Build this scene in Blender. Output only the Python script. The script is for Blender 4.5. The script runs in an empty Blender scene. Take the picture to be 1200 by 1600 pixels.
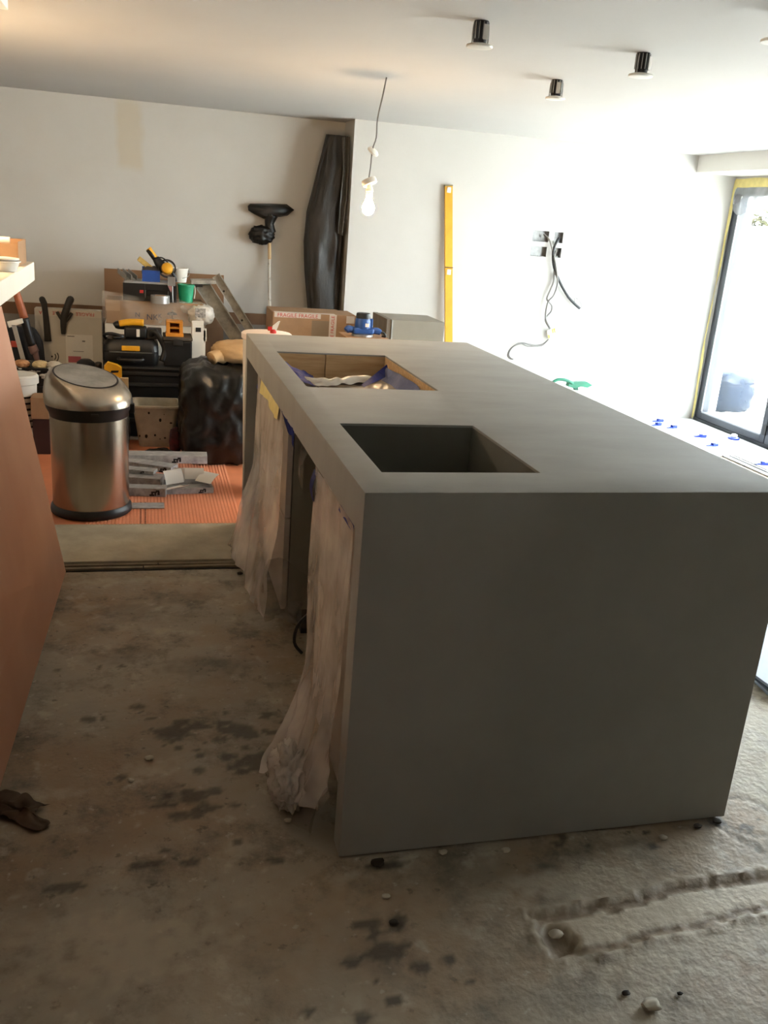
import bpy, bmesh, math, random
from mathutils import Vector, Matrix, noise as mnoise
random.seed(7)
S = bpy.context.scene
C = S.collection
PI = math.pi

# ------------------------------------------------------------------ camera
FPX = 1408.04                      # focal length in pixels of the 1200x1600 frame
CAM = Vector((-0.438, -1.7425, 1.469))
YAW, PITCH, ROLL = 0.2701165, 0.3162828, 0.0787144
_f = Vector((math.sin(YAW)*math.cos(PITCH), math.cos(YAW)*math.cos(PITCH), -math.sin(PITCH)))
_r = Vector((math.cos(YAW), -math.sin(YAW), 0))
_u = _r.cross(_f)
RT = math.cos(ROLL)*_r + math.sin(ROLL)*_u
UP = -math.sin(ROLL)*_r + math.cos(ROLL)*_u
FW = _f
cam_d = bpy.data.cameras.new('camera'); cam = bpy.data.objects.new('camera', cam_d); C.objects.link(cam)
cam_d.sensor_fit = 'HORIZONTAL'; cam_d.sensor_width = 36.0; cam_d.lens = FPX/1200*36.0
cam_d.clip_start = 0.02; cam_d.clip_end = 200
m = Matrix((RT, UP, -FW)).transposed().to_4x4(); m.translation = CAM
cam.matrix_world = m
S.camera = cam

# ------------------------------------------------------------------ world, sun, exposure
W = bpy.data.worlds.new('sky'); S.world = W; W.use_nodes = True
wn = W.node_tree; wn.nodes.clear()
bg = wn.nodes.new('ShaderNodeBackground'); wo = wn.nodes.new('ShaderNodeOutputWorld')
bg.inputs[0].default_value = (0.84, 0.92, 1.0, 1); bg.inputs[1].default_value = 11.0
wn.links.new(bg.outputs[0], wo.inputs[0])
sun_d = bpy.data.lights.new('sun', 'SUN'); sun_d.energy = 18.0; sun_d.angle = math.radians(0.8); sun_d.color = (1.0, 0.98, 0.95)
sun = bpy.data.objects.new('sun', sun_d); C.objects.link(sun); sun.location = (6, -6, 12)
sun.rotation_euler = Vector((0.12, 0.62, -0.8)).to_track_quat('-Z', 'Y').to_euler()
pd = bpy.data.lights.new('door_portal', 'AREA'); pd.shape = 'RECTANGLE'; pd.size = 4.6; pd.size_y = 1.95
pd.cycles.is_portal = True
po = bpy.data.objects.new('door_portal', pd); C.objects.link(po); po.location = (4.32, 2.68, 0.98)
po.rotation_euler = Vector((-1, 0, 0)).to_track_quat('-Z', 'Y').to_euler()
BULB_STRENGTH = 165.0
S.view_settings.view_transform = 'Standard'; S.view_settings.look = 'None'
S.view_settings.gamma = 1.0; S.view_settings.use_curve_mapping = False
S.view_settings.exposure = 1.32

# ------------------------------------------------------------------ helpers
def ray(u, v):
    return FW + RT*((u-600)/FPX) - UP*((v-800)/FPX)
def at(u, v, Y):
    d = ray(u, v); return CAM + d*((Y-CAM.y)/d.y)
def atx(u, v, X):
    d = ray(u, v); return CAM + d*((X-CAM.x)/d.x)
def atz(u, v, Z=0.0):
    d = ray(u, v); return CAM + d*((Z-CAM.z)/d.z)
def lin(c):
    r = []
    for x in c:
        x = x/255.0
        r.append(x/12.92 if x <= 0.04045 else ((x+0.055)/1.055)**2.4)
    return (r[0], r[1], r[2], 1.0)

MATS = {}
def mat(name, rgb, rough=0.6, metal=0.0, var=0.0, vscale=6.0, rgb2=None, bump=0.0, bscale=40.0, stretch=None, spec=0.5, coat=0.0, detail=5.0, lo=0.35, hi=0.65):
    if name in MATS: return MATS[name]
    M = bpy.data.materials.new(name); M.use_nodes = True
    nt = M.node_tree; b = nt.nodes['Principled BSDF']
    b.inputs['Base Color'].default_value = lin(rgb); b.inputs['Roughness'].default_value = rough
    b.inputs['Metallic'].default_value = metal; b.inputs['Specular IOR Level'].default_value = spec
    b.inputs['Coat Weight'].default_value = coat
    tc = None
    if var > 0 or rgb2 or bump > 0:
        tc = nt.nodes.new('ShaderNodeTexCoord'); mp = nt.nodes.new('ShaderNodeMapping')
        nt.links.new(tc.outputs['Object'], mp.inputs[0])
        if stretch: mp.inputs['Scale'].default_value = stretch
    if var > 0 or rgb2:
        n = nt.nodes.new('ShaderNodeTexNoise'); n.inputs['Scale'].default_value = vscale; n.inputs['Detail'].default_value = detail
        n.inputs['Roughness'].default_value = 0.6
        nt.links.new(mp.outputs[0], n.inputs['Vector'])
        cr = nt.nodes.new('ShaderNodeValToRGB'); cr.color_ramp.elements[0].position = lo; cr.color_ramp.elements[1].position = hi
        c1 = lin(rgb)
        if rgb2: a, bb = c1, lin(rgb2)
        else:
            a = tuple(x*(1-var) for x in c1[:3])+(1,); bb = tuple(min(1, x*(1+var)) for x in c1[:3])+(1,)
        cr.color_ramp.elements[0].color = a; cr.color_ramp.elements[1].color = bb
        nt.links.new(n.outputs['Fac'], cr.inputs[0]); nt.links.new(cr.outputs[0], b.inputs['Base Color'])
    if bump > 0:
        n2 = nt.nodes.new('ShaderNodeTexNoise'); n2.inputs['Scale'].default_value = bscale; n2.inputs['Detail'].default_value = 6
        nt.links.new(mp.outputs[0], n2.inputs['Vector'])
        bp = nt.nodes.new('ShaderNodeBump'); bp.inputs['Strength'].default_value = bump; bp.inputs['Distance'].default_value = 0.01
        nt.links.new(n2.outputs['Fac'], bp.inputs['Height']); nt.links.new(bp.outputs[0], b.inputs['Normal'])
    MATS[name] = M
    return M

def film_mat(name, rgb, alpha=0.45, rough=0.25, spec=0.5):
    """thin plastic film: part see-through, part milky, with a sheen"""
    M = bpy.data.materials.new(name); M.use_nodes = True
    nt = M.node_tree; nt.nodes.clear()
    out = nt.nodes.new('ShaderNodeOutputMaterial')
    tr = nt.nodes.new('ShaderNodeBsdfTransparent'); tr.inputs[0].default_value = (0.93, 0.93, 0.92, 1)
    df = nt.nodes.new('ShaderNodeBsdfPrincipled'); df.inputs['Base Color'].default_value = lin(rgb); df.inputs['Roughness'].default_value = rough; df.inputs['Specular IOR Level'].default_value = spec
    tc = nt.nodes.new('ShaderNodeTexCoord'); n = nt.nodes.new('ShaderNodeTexNoise'); n.inputs['Scale'].default_value = 5; n.inputs['Detail'].default_value = 3
    nt.links.new(tc.outputs['Object'], n.inputs['Vector'])
    mr = nt.nodes.new('ShaderNodeMapRange'); mr.inputs[1].default_value = 0.35; mr.inputs[2].default_value = 0.68
    mr.inputs[3].default_value = max(0, alpha-0.22); mr.inputs[4].default_value = min(1, alpha+0.25)
    nt.links.new(n.outputs['Fac'], mr.inputs[0])
    n2 = nt.nodes.new('ShaderNodeTexNoise'); n2.inputs['Scale'].default_value = 45; n2.inputs['Detail'].default_value = 3
    nt.links.new(tc.outputs['Object'], n2.inputs['Vector'])
    bp = nt.nodes.new('ShaderNodeBump'); bp.inputs['Strength'].default_value = 0.12; bp.inputs['Distance'].default_value = 0.01
    nt.links.new(n2.outputs['Fac'], bp.inputs['Height']); nt.links.new(bp.outputs[0], df.inputs['Normal'])
    mx = nt.nodes.new('ShaderNodeMixShader')
    nt.links.new(mr.outputs[0], mx.inputs[0]); nt.links.new(tr.outputs[0], mx.inputs[1]); nt.links.new(df.outputs[0], mx.inputs[2])
    nt.links.new(mx.outputs[0], out.inputs[0])
    MATS[name] = M; return M

def glass_mat(name, refl=0.06):
    M = bpy.data.materials.new(name); M.use_nodes = True
    nt = M.node_tree; nt.nodes.clear()
    out = nt.nodes.new('ShaderNodeOutputMaterial')
    tr = nt.nodes.new('ShaderNodeBsdfTransparent'); tr.inputs[0].default_value = (0.95, 0.97, 0.97, 1)
    gl = nt.nodes.new('ShaderNodeBsdfGlossy'); gl.inputs['Roughness'].default_value = 0.02
    mx = nt.nodes.new('ShaderNodeMixShader'); mx.inputs[0].default_value = refl
    nt.links.new(tr.outputs[0], mx.inputs[1]); nt.links.new(gl.outputs[0], mx.inputs[2]); nt.links.new(mx.outputs[0], out.inputs[0])
    MATS[name] = M; return M

def emit_mat(name, rgb, k):
    M = bpy.data.materials.new(name); M.use_nodes = True
    nt = M.node_tree; nt.nodes.clear()
    out = nt.nodes.new('ShaderNodeOutputMaterial'); e = nt.nodes.new('ShaderNodeEmission')
    e.inputs[0].default_value = lin(rgb); e.inputs[1].default_value = k
    nt.links.new(e.outputs[0], out.inputs[0]); MATS[name] = M; return M

class MB:
    """collects shapes in one bmesh, world coordinates"""
    def __init__(s): s.bm = bmesh.new()
    def faces(s, vs, fs):
        v = [s.bm.verts.new(p) for p in vs]
        for f in fs:
            try: s.bm.faces.new([v[i] for i in f])
            except ValueError: pass
        return s
    def box(s, a, b, bev=0.0, M=None, seg=2):
        t = bmesh.new()
        x0, y0, z0 = a; x1, y1, z1 = b
        vs = [t.verts.new(p) for p in ((x0,y0,z0),(x1,y0,z0),(x1,y1,z0),(x0,y1,z0),(x0,y0,z1),(x1,y0,z1),(x1,y1,z1),(x0,y1,z1))]
        for f in ((3,2,1,0),(4,5,6,7),(0,1,5,4),(1,2,6,5),(2,3,7,6),(3,0,4,7)): t.faces.new([vs[i] for i in f])
        if bev > 0:
            bmesh.ops.bevel(t, geom=list(t.edges), offset=bev, segments=seg, profile=0.6, affect='EDGES')
        s.merge(t, M); return s
    def merge(s, t, M=None):
        if M is not None: bmesh.ops.transform(t, matrix=M, verts=t.verts)
        mp = {v: s.bm.verts.new(v.co) for v in t.verts}
        for f in t.faces:
            try: s.bm.faces.new([mp[v] for v in f.verts])
            except ValueError: pass
        t.free()
    def lathe(s, prof, seg=32, M=None, close=True):
        """prof: (radius, z) from bottom to top around z"""
        t = bmesh.new(); rings = []
        for r, z in prof:
            rings.append([t.verts.new((r*math.cos(2*PI*i/seg), r*math.sin(2*PI*i/seg), z)) for i in range(seg)])
        for a, b in zip(rings, rings[1:]):
            for i in range(seg):
                t.faces.new((a[i], a[(i+1) % seg], b[(i+1) % seg], b[i]))
        if close:
            t.faces.new(list(reversed(rings[0]))); t.faces.new(rings[-1])
        s.merge(t, M); return s
    def tube(s, pts, r, seg=8, radii=None, smooth=4, caps=True):
        P = [Vector(p) for p in pts]
        if smooth > 1 and len(P) > 2:
            Q = []
            R2 = []
            rr = radii or [r]*len(P)
            for i in range(len(P)-1):
                p0 = P[max(i-1, 0)]; p1 = P[i]; p2 = P[i+1]; p3 = P[min(i+2, len(P)-1)]
                for k in range(smooth):
                    t = k/smooth
                    Q.append(0.5*((2*p1)+(p2-p0)*t+(2*p0-5*p1+4*p2-p3)*t*t+(3*p1-p0-3*p2+p3)*t**3))
                    R2.append(rr[i]*(1-t)+rr[i+1]*t)
            Q.append(P[-1]); R2.append(rr[-1]); P = Q
        else: R2 = radii or [r]*len(P)
        rings = []; nrm = None
        for i, p in enumerate(P):
            d = (P[min(i+1, len(P)-1)]-P[max(i-1, 0)])
            if d.length < 1e-9: d = Vector((0, 0, 1))
            d.normalize()
            if nrm is None:
                nrm = d.orthogonal().normalized()
            else:
                nrm = nrm-d*nrm.dot(d)
                nrm = nrm.normalized() if nrm.length > 1e-6 else d.orthogonal().normalized()
            bn = d.cross(nrm)
            rings.append([s.bm.verts.new(p+(nrm*math.cos(2*PI*k/seg)+bn*math.sin(2*PI*k/seg))*R2[i]) for k in range(seg)])
        for a, b in zip(rings, rings[1:]):
            for k in range(seg): s.bm.faces.new((a[k], a[(k+1) % seg], b[(k+1) % seg], b[k]))
        if caps:
            s.bm.faces.new(list(reversed(rings[0]))); s.bm.faces.new(rings[-1])
        return s
    def prism(s, poly, off):
        """poly: list of 3D points (planar outline), extruded by the vector off"""
        off = Vector(off); n = len(poly)
        a = [s.bm.verts.new(Vector(p)) for p in poly]; b = [s.bm.verts.new(Vector(p)+off) for p in poly]
        s.bm.faces.new(list(reversed(a))); s.bm.faces.new(b)
        for i in range(n): s.bm.faces.new((a[i], a[(i+1) % n], b[(i+1) % n], b[i]))
        return s
    def grid(s, fn, nu, nv, thick=0.0):
        """surface fn(u,v) for u,v in 0..1"""
        g = [[s.bm.verts.new(fn(i/nu, j/nv)) for j in range(nv+1)] for i in range(nu+1)]
        for i in range(nu):
            for j in range(nv): s.bm.faces.new((g[i][j], g[i+1][j], g[i+1][j+1], g[i][j+1]))
        return s
    def blob(s, c, rad, amp=0.15, freq=3.0, p=2.0, sub=4, ridged=True, seed=0, flat=None):
        """superellipsoid with crumple noise; flat = lowest z"""
        t = bmesh.new(); bmesh.ops.create_icosphere(t, subdivisions=sub, radius=1.0)
        sv = Vector((seed*3.7, seed*1.3, seed*2.1))
        for v in t.verts:
            d = v.co.normalized()
            k = (abs(d.x)**p+abs(d.y)**p+abs(d.z)**p)**(-1.0/p)
            n1 = mnoise.noise(d*freq+sv); n2 = mnoise.noise(d*freq*2.7+sv*2)
            if ridged: n = (0.5-abs(n1))*1.2+(0.4-abs(n2))*0.6
            else: n = n1+0.4*n2
            k *= 1+amp*n
            q = Vector((d.x*k*rad[0], d.y*k*rad[1], d.z*k*rad[2]))+Vector(c)
            if flat is not None and q.z < flat: q.z = flat
            v.co = q
        s.merge(t); return s

def link_mesh(name, bm, material, smooth=None, recalc=True):
    if recalc: bmesh.ops.recalc_face_normals(bm, faces=bm.faces)
    me = bpy.data.meshes.new(name); bm.to_mesh(me); bm.free()
    if smooth is not None:
        for p in me.polygons: p.use_smooth = True
        if smooth < 179:
            me.set_sharp_from_angle(angle=math.radians(smooth))
    if material: me.materials.append(material)
    o = bpy.data.objects.new(name, me); C.objects.link(o); return o

def root_loc(o):
    while o.parent: o = o.parent
    return o.location.copy()

def part(name, mb, material, parent, smooth=None, label=None, recalc=True):
    bm = mb.bm
    bmesh.ops.translate(bm, vec=-root_loc(parent), verts=bm.verts)
    o = link_mesh(name, bm, material, smooth, recalc); o.parent = parent
    if label: o['label'] = label
    return o

def tag(o, label=None, cat=None, group=None, kind=None):
    if label: o['label'] = label
    if cat: o['category'] = cat
    if group: o['group'] = group
    if kind: o['kind'] = kind
    return o

def thing(name, loc, label, cat, group=None):
    o = bpy.data.objects.new(name, None); C.objects.link(o); o.location = loc; o.empty_display_size = 0.05
    return tag(o, label, cat, group)

def single(name, mb, material, label, cat, group=None, smooth=None):
    bm = mb.bm; vs = [v.co for v in bm.verts]
    lo = [min(v[i] for v in vs) for i in range(3)]; hi = [max(v[i] for v in vs) for i in range(3)]
    org = Vector(((lo[0]+hi[0])/2, (lo[1]+hi[1])/2, lo[2]))
    bmesh.ops.translate(bm, vec=-org, verts=bm.verts)
    o = link_mesh(name, bm, material, smooth); o.location = org
    return tag(o, label, cat, group)

def struct(name, mb, material, smooth=None, label=None, recalc=True):
    o = link_mesh(name, mb.bm, material, smooth, recalc); o['kind'] = 'structure'
    if label: o['label'] = label
    return o

def sub(name, parent, material, *boxes, bev=0.0, smooth=None, label=None):
    mb = MB()
    for a, b in boxes: mb.box(a, b, bev)
    return part(name, mb, material, parent, smooth, label)

def copy_thing(root, loc, label=None, rotz=None):
    r = root.copy(); C.objects.link(r); r.location = loc
    if label: r['label'] = label
    if rotz is not None: r.rotation_euler = (0, 0, rotz)
    for ch in list(root.children):
        c = ch.copy(); C.objects.link(c); c.parent = r
        for g in list(ch.children):
            d = g.copy(); C.objects.link(d); d.parent = c
    return r

def text_bm(txt, size, M, extrude=0.0006):
    cu = bpy.data.curves.new('lettering', 'FONT'); cu.body = txt; cu.size = size; cu.extrude = extrude
    cu.align_x = 'CENTER'; cu.align_y = 'CENTER'; cu.resolution_u = 2
    o = bpy.data.objects.new('lettering', cu); C.objects.link(o)
    dg = bpy.context.evaluated_depsgraph_get()
    me = bpy.data.meshes.new_from_object(o.evaluated_get(dg))
    mb = MB(); t = bmesh.new(); t.from_mesh(me); mb.merge(t, M)
    bpy.data.objects.remove(o); bpy.data.curves.remove(cu); bpy.data.meshes.remove(me)
    return mb
def facing(loc, rot=0.0):
    """text matrix: lies in the XZ plane, reads towards -Y, turned by rot in its plane"""
    return Matrix.Translation(Vector(loc)) @ Matrix.Rotation(PI/2, 4, 'X') @ Matrix.Rotation(rot, 4, 'Z')

def cat_pts(px, Y): return [at(u, v, Y) for u, v in px]

# ------------------------------------------------------------------ materials
white_wall = mat('white_plaster', (197, 195, 190), 0.75, var=0.03, vscale=1.5, bump=0.04, bscale=60)
ceil_m = mat('ceiling_paint', (186, 184, 180), 0.8, var=0.02, vscale=1.2, bump=0.03, bscale=30)
trim_m = mat('white_paint', (228, 226, 220), 0.6)
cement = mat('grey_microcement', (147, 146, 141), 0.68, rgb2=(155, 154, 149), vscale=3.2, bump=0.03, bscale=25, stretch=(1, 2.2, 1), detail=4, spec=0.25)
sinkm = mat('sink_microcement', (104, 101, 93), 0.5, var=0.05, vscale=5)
pine = mat('pine', (208, 176, 134), 0.6, rgb2=(188, 150, 106), vscale=5, stretch=(1.2, 10, 14), bump=0.05)
tape_y = mat('yellow_masking_tape', (214, 198, 128), 0.6, var=0.08, vscale=20)
tape_b = mat('blue_masking_tape', (10, 30, 104), 0.6, var=0.15, vscale=18, bump=0.3, bscale=30, spec=0.15)
film = film_mat('clear_film', (222, 214, 206), 0.58)
film_t = film_mat('thin_clear_film', (200, 196, 188), 0.25)
black_bag_m = mat('black_polythene', (9, 9, 9), 0.32, bump=0.35, bscale=22, spec=0.6)
black_pl = mat('black_plastic', (17, 17, 18), 0.45, var=0.2, vscale=12)
dark_pl = mat('charcoal_plastic', (36, 35, 34), 0.5, var=0.15, vscale=10)
card = mat('cardboard', (158, 124, 92), 0.85, var=0.08, vscale=9, bump=0.05)
card_d = mat('brown_hardboard', (112, 84, 60), 0.75, var=0.1, vscale=5)
card_g = mat('grey_board', (122, 116, 108), 0.8, var=0.06, vscale=6)
alu = mat('aluminium', (170, 170, 166), 0.38, metal=0.9, var=0.12, vscale=14)
steel = mat('brushed_steel', (176, 166, 152), 0.27, metal=1.0, var=0.05, vscale=30, stretch=(1, 1, 0.05))
white_pl = mat('white_plastic', (226, 222, 212), 0.45, var=0.03, vscale=8)
cream_pl = mat('cream_plastic', (200, 190, 168), 0.5, rgb2=(176, 164, 142), vscale=10)
yellow_pl = mat('yellow_plastic', (224, 162, 26), 0.45, var=0.08, vscale=10)
red_print = mat('red_print', (186, 42, 36), 0.7)
black_print = mat('black_print', (22, 20, 20), 0.7)
paper = mat('white_paper', (218, 214, 206), 0.8, var=0.04, vscale=10)
anthr = mat('anthracite_frame', (60, 64, 70), 0.45)
glass = glass_mat('door_glass')

# ================================================================== THE ROOM
YB, YL, XR, ZC, XN = 5.03, 5.37, 4.13, 2.105, 1.0
XL, YC = -3.2, -3.6            # left wall, wall behind the camera
# ---- floor: one uneven concrete slab, finely divided where the photo looks closely
def blot(x, y, cx, cy, rx, ry): return math.exp(-(((x-cx)/rx)**2+((y-cy)/ry)**2))
DARK = [(-.372,.60,.06,.05),(-.30,.63,.05,.03),(-.197,.60,.07,.035),(-.16,.57,.05,.03),(-.151,.425,.07,.045),(-.12,.45,.06,.02),(-.22,.46,.03,.02),
        (-.33,.29,.05,.03),(-.27,.31,.03,.02),(-.30,.235,.03,.03),(-.36,.22,.05,.02),(.086,-.221,.03,.04),(.10,-.35,.03,.03),(.05,-.30,.06,.03),
        (.103,-.04,.07,.02),(-.38,.62,.07,.02),(-.5,1.45,.16,.10),(-.3,1.55,.14,.07),(-.52,1.1,.12,.08),(.02,-.30,.10,.08),(.3,-.1,.12,.06),(-.25,1.0,.2,.08),
        (.95,-.02,.10,.02),(.75,-.05,.12,.015),(-.62,.0,.06,.02),(-.45,.05,.05,.012)]
_r = random.Random(17)
for (cx_, cy_, sx_, sy_, n_) in ((-.37,.60,.08,.05,9),(-.19,.59,.09,.06,12),(-.15,.43,.09,.05,14),(-.32,.27,.08,.05,12),(.09,-.23,.05,.04,5),(.10,-.35,.06,.05,6),(-.3,.03,.15,.06,5),(.0,-.4,.2,.1,3),(-.5,.9,.2,.25,6),(.8,-.04,.3,.02,8)):
    for _k in range(n_):
        r_ = _r.uniform(.007, .022); DARK.append((cx_+_r.gauss(0, sx_), cy_+_r.gauss(0, sy_), r_*1.3, r_))
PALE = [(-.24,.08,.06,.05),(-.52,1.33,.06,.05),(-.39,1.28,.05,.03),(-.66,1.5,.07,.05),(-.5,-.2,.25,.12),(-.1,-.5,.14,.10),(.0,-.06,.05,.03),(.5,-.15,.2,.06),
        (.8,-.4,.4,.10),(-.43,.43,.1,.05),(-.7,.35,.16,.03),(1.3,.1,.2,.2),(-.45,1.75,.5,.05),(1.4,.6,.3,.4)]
def lines(a0, a1, d, b0, b1):
    out = []; n = int(round((a1-a0)/d)); out = [a0+(a1-a0)*i/n for i in range(n+1)]
    left = []; x = a0; k = d
    while x > b0: k *= 1.6; x -= k; left.append(max(x, b0))
    right = []; x = a1; k = d
    while x < b1: k *= 1.6; x += k; right.append(min(x, b1))
    return sorted(set(left))+out+sorted(set(right))
gx = lines(-0.95, 1.75, 0.0115, XL, XR+0.08); gy = lines(-0.75, 1.98, 0.0115, YC, YL+0.05)
def patch(x, y):
    """the chased channel filled with screed: 1 in its smooth middle, plus its ragged rims"""
    t = (x-0.40)/0.75
    cy = -0.305+0.035*t+0.01*math.sin(x*9)
    hw = 0.052+0.012*mnoise.noise(Vector((x*7, 3, 1)))
    d = abs(y-cy)-hw
    e = 0.40+0.02*mnoise.noise(Vector((y*20, 1, 5)))-x
    d = max(d, e) if e > 0 else d
    if x > 1.30: d = max(d, (x-1.30))
    return d
bm = bmesh.new()
l_d = bm.verts.layers.float.new('stain_dim'); l_p = bm.verts.layers.float.new('pale'); l_s = bm.verts.layers.float.new('screed'); l_r = bm.verts.layers.float.new('rim')
rows = []
for x in gx:
    col = []
    for y in gy:
        z = -0.002; sd = sp = ss = sr = 0.0
        if -1.0 < x < 1.9 and -0.85 < y < 2.0:
            n = mnoise.noise(Vector((x*9, y*9, 0))); n2 = mnoise.noise(Vector((x*31, y*31, 4)))
            z += 0.0013*n+0.0009*n2
            n3 = mnoise.noise(Vector((x*52, y*52, 9))); n4 = mnoise.noise(Vector((x*95, y*95, 5)))
            for c in DARK:
                b_ = blot(x, y, c[0], c[1], c[2], c[3])
                if b_ < .04: continue
                if c[2] > .099: sd += .38*max(0, min(1, (b_+.5*n2+.25*n3-.35)*2))
                else: sd += max(0, min(1, (b_*1.3+.35*n2+.35*n3+.2*n4-.55)*2.6))
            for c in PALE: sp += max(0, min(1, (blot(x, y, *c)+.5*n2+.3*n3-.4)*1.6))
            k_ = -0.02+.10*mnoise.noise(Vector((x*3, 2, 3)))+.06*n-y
            if k_ > 0: sp += min(.42, k_*5)*(.8+.8*n2)  # paler front floor, its colour lifted further to make up for missing light
            elif x < .02 and y < 1.8: sd += .10+.10*n  # aisle colour toned down to offset the strong light there
            d = patch(x, y)
            if d < 0.03:
                rg = mnoise.noise(Vector((x*45, y*45, 2)))
                if d < -0.012: ss = 1.0; z = -0.006+0.0012*n
                elif d < 0.012: ss = .3; sr = .75+.5*rg; z = -0.009+0.008*rg
                else: ss = 0.3; sr = max(0, rg); z += 0.006*(0.5+rg)
                if (x-0.43)**2/0.0012+(y+0.325)**2/0.0016 < 1: z -= 0.016; sr = .8; ss = 0.3
            # a drawn ring and a few scratches
            rr = math.hypot((x-1.13)*0.9, (y-0.0)*0.9)
            if abs(rr-0.075) < 0.007: z -= 0.002; sd += 0.6
            if abs(y-0.06-0.25*(x-0.9)+0.01*n) < 0.006 and 0.86 < x < 1.02: z -= 0.003; sd += 0.5
            if abs((x-1.02)+0.45*(y+0.02)) < 0.006 and -0.14 < y < 0.06: z -= 0.003; sd += 0.5
            if abs(y-(-0.115-0.04*x)) < 0.10 and x < -0.45 and mnoise.noise(Vector((x*6, y*14, 6))) > 0.25: sp += 0.3
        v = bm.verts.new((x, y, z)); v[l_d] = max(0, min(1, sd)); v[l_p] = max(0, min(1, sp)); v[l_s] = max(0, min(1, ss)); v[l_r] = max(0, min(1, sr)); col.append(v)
    rows.append(col)
for i in range(len(gx)-1):
    for j in range(len(gy)-1):
        ymid = (gy[j]+gy[j+1])/2
        bm.faces.new((rows[i][j], rows[i+1][j], rows[i+1][j+1], rows[i][j+1]))
fm = bpy.data.materials.new('concrete_floor'); fm.use_nodes = True
nt = fm.node_tree; b = nt.nodes['Principled BSDF']; b.inputs['Roughness'].default_value = 0.62; b.inputs['Specular IOR Level'].default_value = 0.45
tc = nt.nodes.new('ShaderNodeTexCoord')
def fnoise(scale, det, lo, hi, rough=0.6):
    n = nt.nodes.new('ShaderNodeTexNoise'); n.inputs['Scale'].default_value = scale; n.inputs['Detail'].default_value = det; n.inputs['Roughness'].default_value = rough
    nt.links.new(tc.outputs['Object'], n.inputs['Vector'])
    r = nt.nodes.new('ShaderNodeMapRange'); r.inputs[1].default_value = lo; r.inputs[2].default_value = hi
    nt.links.new(n.outputs['Fac'], r.inputs[0]); return r.outputs[0]
def fmix(fac, a, bcol, k=1.0):
    mx = nt.nodes.new('ShaderNodeMix'); mx.data_type = 'RGBA'
    if k != 1.0:
        mm = nt.nodes.new('ShaderNodeMath'); mm.operation = 'MULTIPLY'; mm.inputs[1].default_value = k; nt.links.new(fac, mm.inputs[0]); fac = mm.outputs[0]
    nt.links.new(fac, mx.inputs[0])
    if isinstance(a, tuple): mx.inputs[6].default_value = a
    else: nt.links.new(a, mx.inputs[6])
    if isinstance(bcol, tuple): mx.inputs[7].default_value = bcol
    else: nt.links.new(bcol, mx.inputs[7])
    return mx.outputs[2]
def fattr(nm):
    a = nt.nodes.new('ShaderNodeAttribute'); a.attribute_name = nm; return a.outputs['Fac']
col = fmix(fnoise(2.3, 6, .35, .65), lin((146, 139, 124)), lin((170, 161, 144)))
col = fmix(fnoise(1.6, 5, .44, .60), col, lin((146, 120, 90)), 0.7)
col = fmix(fnoise(5.5, 8, .50, .66, .72), col, lin((88, 83, 74)), 0.8)
col = fmix(fnoise(9.0, 5, .60, .68), col, lin((190, 182, 164)), 0.5)
col = fmix(fnoise(34, 4, .64, .70), col, lin((186, 178, 162)), 0.6)
col = fmix(fnoise(27, 5, .62, .70), col, lin((60, 55, 48)), 0.6)
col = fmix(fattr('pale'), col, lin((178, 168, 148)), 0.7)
col = fmix(fattr('screed'), col, lin((192, 180, 158)), 0.9)
col = fmix(fattr('rim'), col, lin((120, 98, 72)), 0.85)
col = fmix(fattr('stain_dim'), col, lin((40, 37, 34)), 0.72)
nt.links.new(col, b.inputs['Base Color'])
n2 = nt.nodes.new('ShaderNodeTexNoise'); n2.inputs['Scale'].default_value = 55; n2.inputs['Detail'].default_value = 8
nt.links.new(tc.outputs['Object'], n2.inputs['Vector'])
bp = nt.nodes.new('ShaderNodeBump'); bp.inputs['Strength'].default_value = 0.35; bp.inputs['Distance'].default_value = 0.008
nt.links.new(n2.outputs['Fac'], bp.inputs['Height']); nt.links.new(bp.outputs[0], b.inputs['Normal'])
mfl = MB(); mfl.bm.free(); mfl.bm = bm
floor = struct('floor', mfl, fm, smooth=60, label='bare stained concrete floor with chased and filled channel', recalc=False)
# batten strips across the floor channel and the raised screed behind it
batten = mat('dusty_batten', (120, 108, 88), 0.8, var=0.18, vscale=14)
screed2 = mat('pale_screed', (182, 172, 150), 0.75, rgb2=(156, 146, 124), vscale=5, bump=0.12, bscale=40)
for (x0, x1, y0, y1, z1) in ((-0.95, -0.46, 1.865, 1.885, .008), (-0.455, -0.07, 1.867, 1.887, .008), (-0.95, -0.40, 1.893, 1.912, .011), (-0.395, -0.07, 1.895, 1.914, .010)):
    part('batten', MB().box((x0, y0, -.004), (x1, y1, z1), .002), batten, floor)
part('screed_strip', MB().box((-1.6, 1.93, -.02), (-0.02, 2.40, .014), .004), screed2, floor)
dark_gap = mat('black_grime', (26, 24, 21), 0.9)
part('channel', MB().box((-1.0, 1.852, -.01), (-0.03, 1.930, .0006)), dark_gap, floor)

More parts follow.
